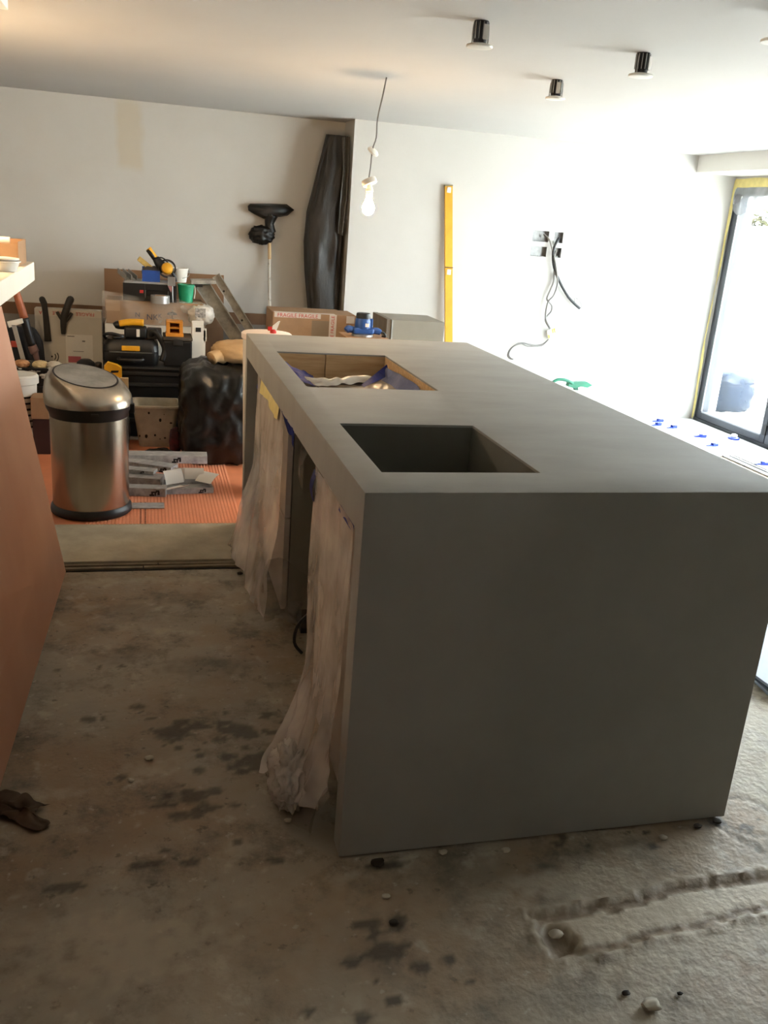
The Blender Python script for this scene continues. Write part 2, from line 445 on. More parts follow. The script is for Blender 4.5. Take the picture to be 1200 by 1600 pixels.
# ---- walls
def wall_nodes():
    """white plaster with a brownish patch on it"""
    M = mat('white_plaster_patched', (202, 199, 193), 0.75, var=0.03, vscale=1.5, bump=0.04, bscale=60)
    nt = M.node_tree; b = nt.nodes['Principled BSDF']
    src = b.inputs['Base Color'].links[0].from_socket
    tc = nt.nodes.new('ShaderNodeTexCoord'); n = nt.nodes.new('ShaderNodeTexNoise'); n.inputs['Scale'].default_value = 3.5
    nt.links.new(tc.outputs['Object'], n.inputs['Vector'])
    sx = nt.nodes.new('ShaderNodeSeparateXYZ')
    ad = nt.nodes.new('ShaderNodeVectorMath'); ad.operation = 'MULTIPLY_ADD'; ad.inputs[1].default_value = (.14, .14, .14)
    nt.links.new(n.outputs['Color'], ad.inputs[0]); nt.links.new(tc.outputs['Object'], ad.inputs[2])
    nt.links.new(ad.outputs[0], sx.inputs[0])
    def band(sock, c, h, soft):
        a = nt.nodes.new('ShaderNodeMath'); a.operation = 'SUBTRACT'; a.inputs[1].default_value = c; nt.links.new(sock, a.inputs[0])
        d = nt.nodes.new('ShaderNodeMath'); d.operation = 'ABSOLUTE'; nt.links.new(a.outputs[0], d.inputs[0])
        r = nt.nodes.new('ShaderNodeMapRange'); r.inputs[1].default_value = h; r.inputs[2].default_value = h-soft; nt.links.new(d.outputs[0], r.inputs[0])
        return r.outputs[0]
    p = at(203, 215, YL)
    m1 = nt.nodes.new('ShaderNodeMath'); m1.operation = 'MULTIPLY'
    nt.links.new(band(sx.outputs[0], p.x+.07, .12, .05), m1.inputs[0]); nt.links.new(band(sx.outputs[2], p.z+.09, .26, .06), m1.inputs[1])
    m2 = nt.nodes.new('ShaderNodeMath'); m2.operation = 'MULTIPLY'; m2.inputs[1].default_value = .55; nt.links.new(m1.outputs[0], m2.inputs[0])
    mx = nt.nodes.new('ShaderNodeMix'); mx.data_type = 'RGBA'; nt.links.new(m2.outputs[0], mx.inputs[0]); nt.links.new(src, mx.inputs[6]); mx.inputs[7].default_value = lin((196, 182, 156))
    nt.links.new(mx.outputs[2], b.inputs['Base Color']); return M
struct('wall_back_left', MB().box((XL-.1, YL, -.05), (XN+.02, YL+.1, ZC+.05)), wall_nodes(), label='white plastered recess wall with brownish patch')
# back wall on the right, with four chased socket holes
holes = []
for (u0, v0, u1, v1) in ((832, 360, 858, 378), (866, 363, 880, 380), (829, 385, 854, 401), (866, 387, 877, 403)):
    a = at(u0, (v0+v1)/2, YB); c = at(u1, (v0+v1)/2, YB); t = at((u0+u1)/2, v0, YB); bb = at((u0+u1)/2, v1, YB)
    holes.append((a.x, c.x, bb.z, t.z))
# line the rows up
zt = sum(h[3] for h in holes[:2])/2; zb = sum(h[2] for h in holes[:2])/2; z2t = sum(h[3] for h in holes[2:])/2; z2b = sum(h[2] for h in holes[2:])/2
holes = [(holes[0][0], holes[0][1], zb, zt), (holes[1][0], holes[1][1], zb, zt), (holes[2][0], holes[2][1], z2b, z2t), (holes[3][0], holes[3][1], z2b, z2t)]
xs = sorted({XN, XR+.2}|{h[0] for h in holes}|{h[1] for h in holes}); zs = sorted({-.05, ZC+.05}|{h[2] for h in holes}|{h[3] for h in holes})
mb = MB()
for i in range(len(xs)-1):
    for j in range(len(zs)-1):
        cx, cz = (xs[i]+xs[i+1])/2, (zs[j]+zs[j+1])/2
        if any(h[0] < cx < h[1] and h[2] < cz < h[3] for h in holes): continue
        mb.faces([(xs[i], YB, zs[j]), (xs[i+1], YB, zs[j]), (xs[i+1], YB, zs[j+1]), (xs[i], YB, zs[j+1])], [(0, 1, 2, 3)])
mb.faces([(XN, YB, -.05), (XN, YL+.02, -.05), (XN, YL+.02, ZC+.05), (XN, YB, ZC+.05)], [(0, 1, 2, 3)])
mb.faces([(XN, YL+.1, -.05), (XR+.2, YL+.1, -.05), (XR+.2, YL+.1, ZC+.05), (XN, YL+.1, ZC+.05)], [(0, 1, 2, 3)])
bmesh.ops.remove_doubles(mb.bm, verts=mb.bm.verts, dist=1e-5)
wall_back = struct('wall_back', mb, white_wall, label='white plastered wall with four open socket holes', recalc=False)
galv = mat('galvanised_steel', (150, 150, 148), 0.45, metal=0.6, var=0.2, vscale=30)
for h in holes:
    d = .045; t = .0015
    q = MB()
    x0, x1, z0, z1 = h
    q.box((x0, YB, z0), (x0+t, YB+d, z1)); q.box((x1-t, YB, z0), (x1, YB+d, z1)); q.box((x0, YB, z0), (x1, YB+d, z0+t)); q.box((x0, YB, z1-t), (x1, YB+d, z1)); q.box((x0, YB+d, z0), (x1, YB+d+t, z1))
    q.box(((x0+x1)/2-.004, YB+.004, z0), ((x0+x1)/2+.004, YB+.006, z0+.012))
    q.lathe([(.008, 0), (.008, .002)], 12, Matrix.Translation(((x0+x1)/2+.02 if x1-x0 > .1 else (x0+x1)/2, YB+d-.001, (z0+z1)/2)) @ Matrix.Rotation(PI/2, 4, 'X'))
    part('back_box', q, galv, wall_back)
# right wall with the wide door opening, wall to the left and behind
DY0, DY1, DZ = .35, 5.0, 1.94
mb = MB().box((XR, YC-.1, -.05), (XR+.2, DY0, ZC+.05)).box((XR, DY0, DZ), (XR+.2, YB+.1, ZC+.05)).box((XR, DY1, -.05), (XR+.2, YB+.1, DZ))
struct('wall_right', mb, white_wall)
struct('wall_left', MB().box((XL-.1, YC-.1, -.05), (XL, YL+.1, ZC+.05)), white_wall)
brownw = mat('bare_plaster', (150, 140, 128), 0.85, var=0.05, vscale=3)
struct('wall_rear', MB().box((XL-.1, YC-.1, -.05), (XR+.2, YC, ZC+.05)), brownw)
struct('ceiling', MB().box((XL-.1, YC-.1, ZC), (XR+.3, YL+.1, ZC+.25)), ceil_m)
struct('trim_1', MB().box((3.77, YC, 1.978), (XR+.01, YB+.005, ZC+.005), .004), trim_m, label='white boxed-in beam above the garden door')
p = atz(13, 16, 2.03)
struct('trim_2', MB().box((XL, -1.4, 2.03), (p.x, p.y, ZC+.005), .003), trim_m, label='white boxed-in section under the ceiling')

# ---- the garden door: four glazed leaves along the right wall
dx0, dx1 = XR-.005, XR+.07
def glazed(nm, A0, A1, lb):
    dfr = MB().box((dx0+.01, A0, DZ-.05), (dx1, A1, DZ)).box((dx0+.01, A0, 0.0), (dx1, A0+.05, DZ)).box((dx0+.01, A1-.05, 0.0), (dx1, A1, DZ)).box((dx0, A0, -.002), (dx1, A1, .03))
    door = struct(nm, dfr, anthr, label=lb)
    lw = (A1-A0-.1)/5
    for k in range(5):
        y1 = A1-.05-k*lw; y0 = y1-lw+.006
        z0, z1, s = .034, DZ-.054, .055
        leaf = part('door_leaf', MB().box((dx0, y0, z0), (dx1-.01, y0+s, z1), .004).box((dx0, y1-s, z0), (dx1-.01, y1, z1), .004).box((dx0, y0+s, z0), (dx1-.01, y1-s, z0+.065), .004).box((dx0, y0+s, z1-s), (dx1-.01, y1-s, z1), .004), anthr, door)
        part('bead', MB().box((dx0-.004, y0+s-.012, z0+.065), (dx0+.004, y0+s, z1-s)).box((dx0-.004, y1-s, z0+.065), (dx0+.004, y1-s+.012, z1-s)).box((dx0-.004, y0+s, z0+.053), (dx0+.004, y1-s, z0+.065)), mat('light_gasket', (150, 152, 155), .5), leaf)
        part('pane', MB().box((dx0+.030, y0+s-.005, z0+.06), (dx0+.036, y1-s+.005, z1-s+.005)), glass, leaf)
        if k in (0, 2, 4):
            part('handle', MB().box((dx0-.022, y0+.018, .95), (dx0-.004, y0+.038, 1.12), .004).box((dx0-.03, y0+.02, 1.02), (dx0-.004, y0+.036, 1.05), .003), black_pl, leaf)
        part('hinge', MB().box((dx0-.014, y0-.016, .10), (dx0-.002, y0+.016, .18), .003), black_pl, leaf)
glazed('door_1', DY0, DY1, 'anthracite framed glazed garden door')
# yellow tape stuck round the reveal and the sheet drooping from the head
tp = MB()
def tapefn(u, v):
    z = .02+1.93*u; w = .024+.012*math.sin(u*9)+.006*math.sin(u*31)
    return Vector((XR-.012-.02*math.sin(u*PI)*(0.5+.5*math.sin(u*7)), DY1+.018-v*w, z))
tp.grid(tapefn, 40, 2)
tp.grid(lambda u, v: Vector((XR-.012-.003*math.sin(u*40), DY1+.01-u*3.5, DZ+.022-.075*v-.004*math.sin(u*60))), 60, 2)
single('masking_tape', tp, tape_y, 'yellow masking tape stuck around the garden door frame', 'tape')
sh = MB().grid(lambda u, v: Vector((XR-.014-.03*math.sin(v*PI)*(.6+.4*math.sin(u*23)), DY1-.03-u*1.2, DZ-.045-v*(.17+.03*math.sin(u*11)+.02*math.sin(u*27)))), 60, 8)
single('plastic_sheet', sh, film_mat('grey_film', (150, 152, 155), .72), 'grey plastic sheet drooping from the top of the garden door', 'plastic sheet', smooth=180)

# ---- outside: patio, garden wall, creeper, wrapped bundle
pav = mat('pale_paving', (214, 212, 206), .8, var=.05, vscale=4)
gwall = mat('rendered_garden_wall', (232, 230, 224), .85, var=.04, vscale=2)
gr = struct('ground', MB().box((XR+.07, -8, -.12), (16, 16, -.03)), pav, label='pale sunlit patio outside')
struct('wall_garden', MB().box((8.6, -8, -.1), (8.8, 16, 1.72)).box((XR+.2, 14.2, -.1), (8.8, 14.4, 1.72)), gwall, label='white garden wall')
leafm = mat('creeper_leaf', (24, 27, 16), .9, spec=.05, rgb2=(52, 50, 34), vscale=5)
lm_ = MB()
rnd = random.Random(3)
for k in range(900):
    y = rnd.uniform(7.5, 13.5); z = 1.76+rnd.uniform(.0, .30)*rnd.random(); x = 8.62+rnd.uniform(-.12, .12)
    s = rnd.uniform(.03, .07); a = Vector((rnd.uniform(-1, 1), rnd.uniform(-1, 1), rnd.uniform(-.6, 1))).normalized(); bq = a.orthogonal().normalized()
    c = Vector((x, y, z)); nn = a.cross(bq)*.008
    lm_.faces([c-a*s, c+bq*s*.5+nn, c+a*s, c-bq*s*.5+nn], [(0, 1, 2, 3)])
cre = thing('creeper', (8.7, 10.5, 1.721), 'leafy creeper growing along the top of the white garden wall', 'plant')
part('leaf', lm_, leafm, cre)['kind'] = 'stuff'
st = MB()
for k in range(12):
    y = 7.6+k*.5; st.tube([(8.66, y, 1.728), (8.64, y+.15, 1.80), (8.66, y+.3, 1.86), (8.65, y+.45, 1.78)], .006, 5)
part('stem', st, mat('creeper_stem', (90, 78, 58), .8), cre)
pw = atz(1118, 640, -.03)
wrapm = film_mat('bluish_wrap', (20, 29, 42), 1.0, .6, .06)
bd = thing('wrapped_bundle', (pw.x+.1, pw.y+.1, -.03), 'bundle wrapped in bluish plastic standing on the patio', 'bundle')
part('wrap', MB().blob((pw.x+.08, pw.y+.08, .14), (.24, .22, .19), .16, 3.5, 3.5, 4, True, 4, flat=-.03), wrapm, bd, smooth=180)
part('contents', MB().box((pw.x-.05, pw.y-.04, -.028), (pw.x+.24, pw.y+.24, .20), .01), mat('slate_grey', (24, 28, 34), .9, spec=.05), bd)
part('stick', MB().tube([(pw.x+.1, pw.y+.0, .19), (pw.x+.3, pw.y-.05, .235), (pw.x+.44, pw.y-.12, .24)], .012, 6), card_d, bd)

# ---- new pale floor tiles by the door, with levelling clips
tilem = mat('pale_tile', (214, 216, 218), .35, var=.02, vscale=3)
tx = [2.47, 3.08, 3.69, 4.10]; ty = [4.995, 4.39, 3.785, 3.18, 2.57]
for i in range(3):
    for j in range(4):
        if i < 2 and j > 1: continue
        part('tile', MB().box((tx[i]+.002, ty[j+1]+.002, -.002), (tx[i+1]-.002, ty[j]-.002, .014), .0015), tilem, floor)
part('tile_edge_trim', MB().box((3.655, 2.0, 0), (3.67, 3.78, .012)).box((3.60, 2.0, 0), (3.64, 3.80, .008)), mat('grey_trim_profile', (150, 150, 148), .4, metal=.5), floor)
clipm = mat('blue_clip', (24, 52, 150), .4)
c0 = thing('levelling_clip', atz(1028, 659, .014), 'blue tile levelling clip on the pale tiles near the wall corner', 'clip', 'blue tile levelling clips')
L = c0.location
part('wedge', MB().prism([L+Vector((-.05, -.012, 0)), L+Vector((.045, -.012, 0)), L+Vector((.045, -.012, .022)), L+Vector((-.05, -.012, .005))], (0, .024, 0)), clipm, c0)
part('strap', MB().box((L.x-.006, L.y-.016, L.z), (L.x+.014, L.y-.012, L.z+.024)).box((L.x-.006, L.y+.012, L.z), (L.x+.014, L.y+.016, L.z+.024)).box((L.x-.006, L.y-.016, L.z+.020), (L.x+.014, L.y+.016, L.z+.024)), clipm, c0)
cl = ['blue levelling clip, second one, close below the first at the wall corner', 'blue levelling clip right of the pair at the wall corner', 'blue levelling clip in the middle of the pale tiles',
      'blue levelling clip nearest the metal tile edge trim', 'blue levelling clip at the right edge of the photo']
for (u, v), lb, rz in zip(((1026, 665), (1050, 669), (1094, 683), (1113, 697), (1190, 726)), cl, (.3, .2, -.25, .1, -.3)):
    copy_thing(c0, atz(u, v, .014), lb, rz)
dome = thing('rubber_stop', atz(1146, 686, .014), 'round blue and white cap beside the garden door sill', 'cap')
L = dome.location
part('base', MB().lathe([(.045, 0), (.045, .012), (.03, .02)], 20, Matrix.Translation(L)), clipm, dome, smooth=40)
part('knob', MB().lathe([(.026, .018), (.024, .035), (.012, .042)], 16, Matrix.Translation(L)), white_pl, dome, smooth=40)

# ================================================================== THE ISLAND
IW, IL, IH, ED = 1.062, 2.412, 0.92, 0.82
isl = thing('kitchen_island', (IW/2, IL/2, 0), 'large grey microcement kitchen island with waterfall ends', 'kitchen island')
H1 = (.071, .523, 1.158, 1.905)      # hob cut-out
H2 = (.076, .464, .158, .640)        # sink cut-out
def top_with_holes(zt, hs):
    mb = MB(); x_ = sorted({0, IW}|{h[0] for h in hs}|{h[1] for h in hs}); y_ = sorted({0, IL}|{h[2] for h in hs}|{h[3] for h in hs})
    for i in range(len(x_)-1):
        for j in range(len(y_)-1):
            cx, cy = (x_[i]+x_[i+1])/2, (y_[j]+y_[j+1])/2
            if any(h[0] < cx < h[1] and h[2] < cy < h[3] for h in hs): continue
            mb.faces([(x_[i], y_[j], zt), (x_[i+1], y_[j], zt), (x_[i+1], y_[j+1], zt), (x_[i], y_[j+1], zt)], [(0, 1, 2, 3)])
    bmesh.ops.remove_doubles(mb.bm, verts=mb.bm.verts, dist=1e-5)
    return mb
mb = top_with_holes(IH, [H1, H2]); bm = mb.bm
ext = bmesh.ops.extrude_face_region(bm, geom=list(bm.faces))
ev = [g for g in ext['geom'] if isinstance(g, bmesh.types.BMVert)]
bmesh.ops.translate(bm, vec=(0, 0, -.007), verts=ev)
bmesh.ops.recalc_face_normals(bm, faces=bm.faces)
on = lambda v: abs(v.co.x) < 1e-4 or abs(v.co.x-IW) < 1e-4 or abs(v.co.y) < 1e-4 or abs(v.co.y-IL) < 1e-4
for v in bm.verts:
    if on(v) and v.co.z < IH-.003: v.co.z = ED
edges = []
for e in bm.edges:
    if len(e.link_faces) == 2 and e.calc_face_angle(0) > .8:
        if all(v.co.z > IH-.001 for v in e.verts) or (all(on(v) for v in e.verts) and abs(e.verts[0].co.x-e.verts[1].co.x) < 1e-4 and abs(e.verts[0].co.y-e.verts[1].co.y) < 1e-4):
            edges.append(e)
bmesh.ops.bevel(bm, geom=edges, offset=.004, segments=2, profile=.6, affect='EDGES')
worktop = part('worktop', mb, cement, isl, smooth=35)
for y0, y1 in ((0, .068), (IL-.06, IL)):
    t = MB().box((0, y0, 0.004), (IW, y1, ED))
    e = [x for x in t.bm.edges if abs(x.verts[0].co.z-x.verts[1].co.z) > .5]
    bmesh.ops.bevel(t.bm, geom=e, offset=.004, segments=2, profile=.6, affect='EDGES')
    part('end_panel', t, cement, isl, smooth=35)
part('back_panel', MB().box((IW-.03, .068, .004), (IW-.002, IL-.06, ED)), cement, isl)
# sink bowl (walls of the cut-out carried down)
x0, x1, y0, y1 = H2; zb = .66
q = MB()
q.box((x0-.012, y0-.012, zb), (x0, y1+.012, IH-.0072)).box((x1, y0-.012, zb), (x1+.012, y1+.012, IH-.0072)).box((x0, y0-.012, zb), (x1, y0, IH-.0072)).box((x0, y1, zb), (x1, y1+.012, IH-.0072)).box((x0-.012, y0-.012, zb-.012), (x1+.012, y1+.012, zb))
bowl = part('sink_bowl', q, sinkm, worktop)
part('drain', MB().lathe([(.04, 0), (.042, .003), (.03, .004)], 24, Matrix.Translation(((x0+x1)/2, (y0+y1)/2, zb))), steel, bowl, smooth=40)
# pine frame lining the hob cut-out
x0, x1, y0, y1 = H1; z0, z1 = IH-.105, IH-.0075
frm = MB()
lin_parts = [((x0-.02, y1, z0), (x0+.20, y1+.035, z1)), ((x0+.203, y1, z0), (x1+.03, y1+.035, z1)), ((x0-.03, y0-.035, z0), (x1+.03, y0, z1)), ((x0-.03, y0, z0), (x0, y1, z1)), ((x1, y0, z0), (x1+.03, y1, z1))]
for a, c in lin_parts: part('timber_lining', MB().box(a, c, .002), pine, isl)

# ---- cabinets in the island's open side
cabm = mat('taupe_cabinet_front', (194, 184, 174), .55, var=.04, vscale=5)
carc = mat('dark_cabinet_side', (142, 138, 124), .35, var=.06, vscale=4)
def cabinet(y0, y1, label, drawers):
    t = thing('base_cabinet', (.3, (y0+y1)/2, .0), label, 'cabinet')
    part('carcass', MB().box((.045, y0, .10), (.60, y1, .62 if drawers == 1 else .78)), carc, t)
    part('plinth', MB().box((.10, y0+.01, .0), (.58, y1-.01, .10)), black_pl, t)
    n = drawers; h = .695/n
    for k in range(n):
        d = part('drawer_front', MB().box((.022, y0+.003, .103+k*h), (.042, y1-.003, .10+(k+1)*h-.003), .0015), cabm, t)
    return t
cabinet(1.20, 1.93, 'cabinet under the hob opening with taupe drawer fronts behind clear film', 2)
cabinet(.075, .555, 'cabinet under the sink with tall taupe front behind hanging film', 1)

# ---- protective films
def curtain(name, y0, y1, ztop, zbot, xfn, material, label, nu=70, nv=90):
    mb = MB().grid(lambda u, v: Vector((xfn(u, v), y0+(y1-y0)*u+.03*v*v*mnoise.noise(Vector((u*3, v*3, 7))), ztop+(zbot-ztop)*v)), nu, nv)
    return mb
def fold(u, v, s, k=1.0):
    n = abs(mnoise.noise(Vector((u*3.5+v*1.5, v*1.2, s))))
    n2 = abs(mnoise.noise(Vector((u*9-v*3, v*3, s+3))))
    return k*(.026*(1-n*2.0)+.009*(1-n2*2.0))
pf = thing('plastic_film', (0, 1.55, .04), 'clear protective film taped over the drawers below the hob opening', 'plastic film')
def far_x(u, v):
    return .010-.010*v-max(0, v-.5)*.15*(.35+.65*u)-fold(u, v, 1.0, .18+.8*v*v)
mb = MB().grid(lambda u, v: Vector((far_x(u, v), 1.195+.765*u+.10*max(0, v-.4)*u, .818-.775*v+.05*v*(1-u)*.6)), 70, 90)
sheet = part('sheet', mb, film, pf, smooth=180)
# the film wraps round the cabinet's side near the floor
mb = MB().grid(lambda u, v: Vector((-.03+.26*u-.03*math.sin(v*3)*(1-u), 1.19-.018*abs(mnoise.noise(Vector((u*8, v*7, 5))))-.02*math.sin(u*PI), .30-.06*u+.02*math.sin(u*9)-v*(.24-.06*u))), 40, 30)
part('side_flap', mb, film_t, pf, smooth=180)
part('yellow_tape', MB().grid(lambda u, v: Vector((.002-.006*v-.003*math.sin(u*20), 1.30+.50*u, .822-.045*v-.008*math.sin(u*8)*v)), 30, 3), tape_y, pf, smooth=180)
part('blue_tape', MB().grid(lambda u, v: Vector((.002+.03*v*u-.004*math.sin(u*17), .96+.31*u, .825-.06*v+.015*math.sin(u*6)*v)), 24, 4), tape_b, pf, smooth=180)
part('blue_tape', MB().grid(lambda u, v: Vector((.015+.012*math.sin(v*9), 1.93+.06*u, .81-.10*v)), 6, 12), tape_b, pf, smooth=180)
part('torn_flap', MB().grid(lambda u, v: Vector((.06+.02*math.sin(v*6)+.02*u, 1.10+.09*u-.03*v, .80-.22*v*(.5+.5*math.sin(u*PI)))), 16, 24), film_t, pf, smooth=180)

nf = thing('plastic_film', (-.02, .3, .01), 'wrinkled clear film hanging to the floor below the sink', 'plastic film')
def near_x(u, v):
    return .004-.012*v-max(0, v-.68)**1.2*.40*(.08+.92*u)-fold(u, v, 4.0, .15+1.2*v*v*v)-max(0, v-.8)*.16*abs(mnoise.noise(Vector((u*11, v*13, 6))))
mb = MB().grid(lambda u, v: Vector((near_x(u, v), .078+.49*u-.22*v*v*v*u, .818-.735*v-.065*v*v*u)), 70, 110)
part('sheet', mb, film, nf, smooth=180)
mb = MB().blob((-.085, .24, .075), (.045, .065, .07), .6, 2.6, 2.0, 5, True, 9, flat=.004)
part('crumpled_hem', mb, film, nf, smooth=180)
mb = MB().grid(lambda u, v: Vector((-.02-.06*v-.02*math.sin(u*9+v*4)*v, .05+.16*u, .13-.115*v+.03*math.sin(u*12)*(1-v)*v+.012)), 26, 18)
part('trailing_flap', mb, film_t, nf, smooth=180)
part('blue_tape', MB().grid(lambda u, v: Vector((.004-.004*v, .085+.16*u, .822-.022*v)), 10, 2), tape_b, nf)
part('blue_tape', MB().grid(lambda u, v: Vector((.004-.012*math.sin(v*5), .555+.045*u-.02*v, .80-.15*v)), 6, 14), tape_b, nf, smooth=180)
wire = MB().tube([(.02, .62, .36), (-.02, .60, .33), (-.03, .59, .28), (-.005, .60, .24)], .005, 6)
single('cable_end', wire, black_pl, 'short black cable end poking out beside the sink cabinet film', 'cable')

# ---- film and blue tape inside the hob cut-out
hf = thing('masking_film', (.3, 1.5, .80), 'clear film with blue tape covering the hob opening', 'plastic film')
x0, x1, y0, y1 = H1
def hobz(u, v):
    e = (abs(2*u-1)**3)*.035+(1-v)*.045
    return .815+e-.02*math.sin(v*PI)+.012*abs(mnoise.noise(Vector((u*7, v*7, 2))))
part('sheet', MB().grid(lambda u, v: Vector((x0+.006+(x1-x0-.012)*u, y0+.01+(y1-y0-.14)*v, hobz(u, v))), 50, 50), film, hf, smooth=180)
part('folded_edge', MB().grid(lambda u, v: Vector((x0+.02+(x1-x0-.10)*u, y1-.20-.05*math.sin(u*5)+.07*v, .83+.022*math.sin(v*PI)+.01*mnoise.noise(Vector((u*9, v*3, 1))))), 40, 8), film_mat('milky_film', (224, 216, 204), .8), hf, smooth=180)
part('blue_tape', MB().grid(lambda u, v: Vector((x0+.008+.13*u, y1-.10-.18*v-.03*math.sin(u*5), .90-.06*u-.02*v+.012*mnoise.noise(Vector((u*5, v*5, 3))))), 16, 16), tape_b, hf, smooth=180)
part('blue_tape', MB().grid(lambda u, v: Vector((x1-.012-.03*v-.008*math.sin(u*14), y0+.03+.60*u, .892-.045*v-.006*math.sin(u*9))), 30, 6), mat('pale_blue_tape', (96, 104, 140), .6, var=.15, vscale=14, bump=.3), hf, smooth=180)
part('blue_tape', MB().grid(lambda u, v: Vector((x1-.01-.15*u, y1-.08-.05*v-.20*u, .895-.05*u-.035*v*(1-u))), 16, 8), tape_b, hf, smooth=180)

# ================================================================== LEFT COUNTER WITH LEANING BOARD
ct = thing('breakfast_counter', (-1.35, .9, 0), 'thick white counter slab at the left edge of the photo', 'counter')
part('slab', MB().box((-1.75, -1.3, 1.053), (-.953, 2.97, 1.139), .004), mat('white_slab', (236, 228, 212), .5, var=.02), ct)
part('base', MB().box((-1.7, -1.2, 0), (-1.08, 1.70, 1.053)), trim_m, ct)
a = atz(103, 893, 0); bq = Vector((-.811, .399, 0)); dirv = (bq-a)
n_ = a+dirv*((-1.25-a.y)/dirv.y)
far_t = Vector((-.95, a.y, 1.052)); near_t = Vector((-.95, -1.25, 1.052))
off = Vector((-.018, 0, -.003))
mb = MB(); P = [a, n_, near_t, far_t]
mb.prism(P, off)
pinkm = mat('pinkish_board', (212, 164, 136), .55, rgb2=(200, 148, 120), vscale=1.6, detail=3, spec=.35)
single('leaning_board', mb, pinkm, 'pinkish brown board leaning against the white counter slab', 'board')
def wbox(name, u0, u1, v0, v1, Y, dep, material, label, cat, bev=.003, group=None, zlo=None):
    uc, vc = (u0+u1)/2, (v0+v1)/2
    xa, xb = at(u0, vc, Y).x, at(u1, vc, Y).x; za, zb_ = at(uc, v1, Y).z, at(uc, v0, Y).z
    if zlo is not None: za = zlo
    return single(name, MB().box((xa, Y, za), (xb, Y+dep, zb_), bev), material, label, cat, group)
# things on the counter
cb = thing('cardboard_tray', (-1.16, 2.75, 1.139), 'small open cardboard box on the white counter slab', 'box')
z0 = 1.1395; zt = at(20, 376, 2.7).z
xa, xb = -1.55, at(28.5, 395, 2.62).x
part('front', MB().box((xa, 2.62, z0), (xb, 2.625, zt-.01)), card, cb)
part('side', MB().box((xb-.005, 2.625, z0), (xb, 2.90, zt)), card, cb)
part('rear', MB().box((xa, 2.895, z0), (xb-.005, 2.90, zt)), card, cb)
part('bottom', MB().box((xa, 2.625, z0), (xb-.005, 2.895, z0+.005)), card, cb)
part('rolled_paper', MB().tube([(xa+.1, 2.75, zt-.005), (xb-.05, 2.76, zt-.005)], .018, 12), paper, cb, smooth=40)
ds = thing('plastic_tub', (at(8, 412, 2.35).x, 2.35, 1.1395), 'white plastic tub beside the cardboard box on the counter', 'tub')
part('body', MB().lathe([(.045, 0), (.055, .035), (.062, .037), (.062, .042), (.052, .042), (.045, .006)], 28, Matrix.Translation(ds.location)), white_pl, ds, smooth=40)
part('lid', MB().lathe([(.05, .043), (.056, .046), (.056, .052), (.02, .056)], 28, Matrix.Translation(ds.location)), white_pl, ds, smooth=40)
# torn brown scrap on the floor at the board's foot
s0 = atz(28, 1275, 0)
mb = MB().grid(lambda u, v: Vector((s0.x-.09+.15*u+.02*math.sin(v*7), s0.y-.04+.10*v+.03*math.sin(u*5), .004+.03*abs(mnoise.noise(Vector((u*4, v*4, 8))))+.02*u*(1-u))), 22, 16)
single('torn_cardboard', mb, mat('dark_scrap', (74, 58, 44), .85, var=.25, vscale=14), 'torn dark brown scrap lying on the floor by the leaning board', 'scrap', smooth=50)

# ================================================================== CEILING AND WALL FITTINGS
# downlights hanging out of their holes
can_m = mat('dark_heatsink', (52, 52, 54), .4, metal=.6)
dl = thing('downlight', atz(753, 33, ZC), 'unfitted downlight hanging from the ceiling, leftmost of the group', 'downlight', 'downlights hanging below the ceiling')
L = dl.location; T = Matrix.Translation(L)
def zz(z): return Matrix.Translation(L+Vector((0, 0, z)))
part('heatsink', MB().lathe([(.022, -.068), (.024, -.045), (.024, .0)], 24, T), can_m, dl, smooth=40)
fn_ = MB()
for k in range(12):
    a_ = 2*PI*k/12; fn_.box((.022, -.0015, -.055), (.027, .0015, -.004), 0, T @ Matrix.Rotation(a_, 4, 'Z'))
part('fins', fn_, alu, dl)
part('bezel', MB().lathe([(.030, -.082), (.043, -.080), (.045, -.076), (.043, -.072), (.030, -.068), (.024, -.070), (.024, -.080)], 32, T), white_pl, dl, smooth=40)
part('lens', MB().lathe([(.026, -.081), (.026, -.078)], 24, T), mat('frosted_lens', (210, 208, 200), .3), dl)
part('rating_label', MB().box((.0, -.0285, -.058), (.018, -.0275, -.012), 0, T), paper, dl)
for s in (-1, 1):
    part('spring_clip', MB().tube([L+Vector((s*.028, 0, -.07)), L+Vector((s*.0285, 0, -.04)), L+Vector((s*.027, 0, -.012))], .0022, 6), alu, dl)
copy_thing(dl, atz(1006, 83, ZC), 'unfitted downlight hanging from the ceiling, rightmost of the three whole ones', .5)
copy_thing(dl, atz(871, 125, ZC), 'unfitted downlight hanging from the ceiling, farthest and smallest in view', -.4)
copy_thing(dl, atz(1222, 18, ZC), 'downlight cut off by the right edge of the photo', .2)

# pendant bulb
PY = 2.877
pl = thing('pendant_bulb', atz(604, 121, ZC), 'bare lit bulb hanging on a loose grey cable from the ceiling', 'lamp')
cab = [atz(604, 121, ZC)]+cat_pts([(598, 150), (590, 186), (588, 215), (582, 234), (579, 262), (576, 281)], PY)
part('cable', MB().tube(cab, .0036, 8), mat('grey_cable', (120, 116, 110), .5), pl, smooth=180)
c1 = at(583, 237, PY)
part('ceiling_rose', MB().lathe([(.0, -.004), (.030, -.004), (.030, .004), (.024, .009), (.008, .012)], 28, Matrix.Translation(c1) @ Matrix.Rotation(.55, 4, 'Y') @ Matrix.Rotation(.5, 4, 'X')), white_pl, pl, smooth=40)
c2 = at(577, 284, PY)
part('rose_cover', MB().lathe([(.036, -.013), (.038, .0), (.036, .013), (.02, .016)], 28, Matrix.Translation(c2) @ Matrix.Rotation(-.4, 4, 'Y') @ Matrix.Rotation(-.25, 4, 'X')), white_pl, pl, smooth=40)
c3 = at(576.5, 310, PY)
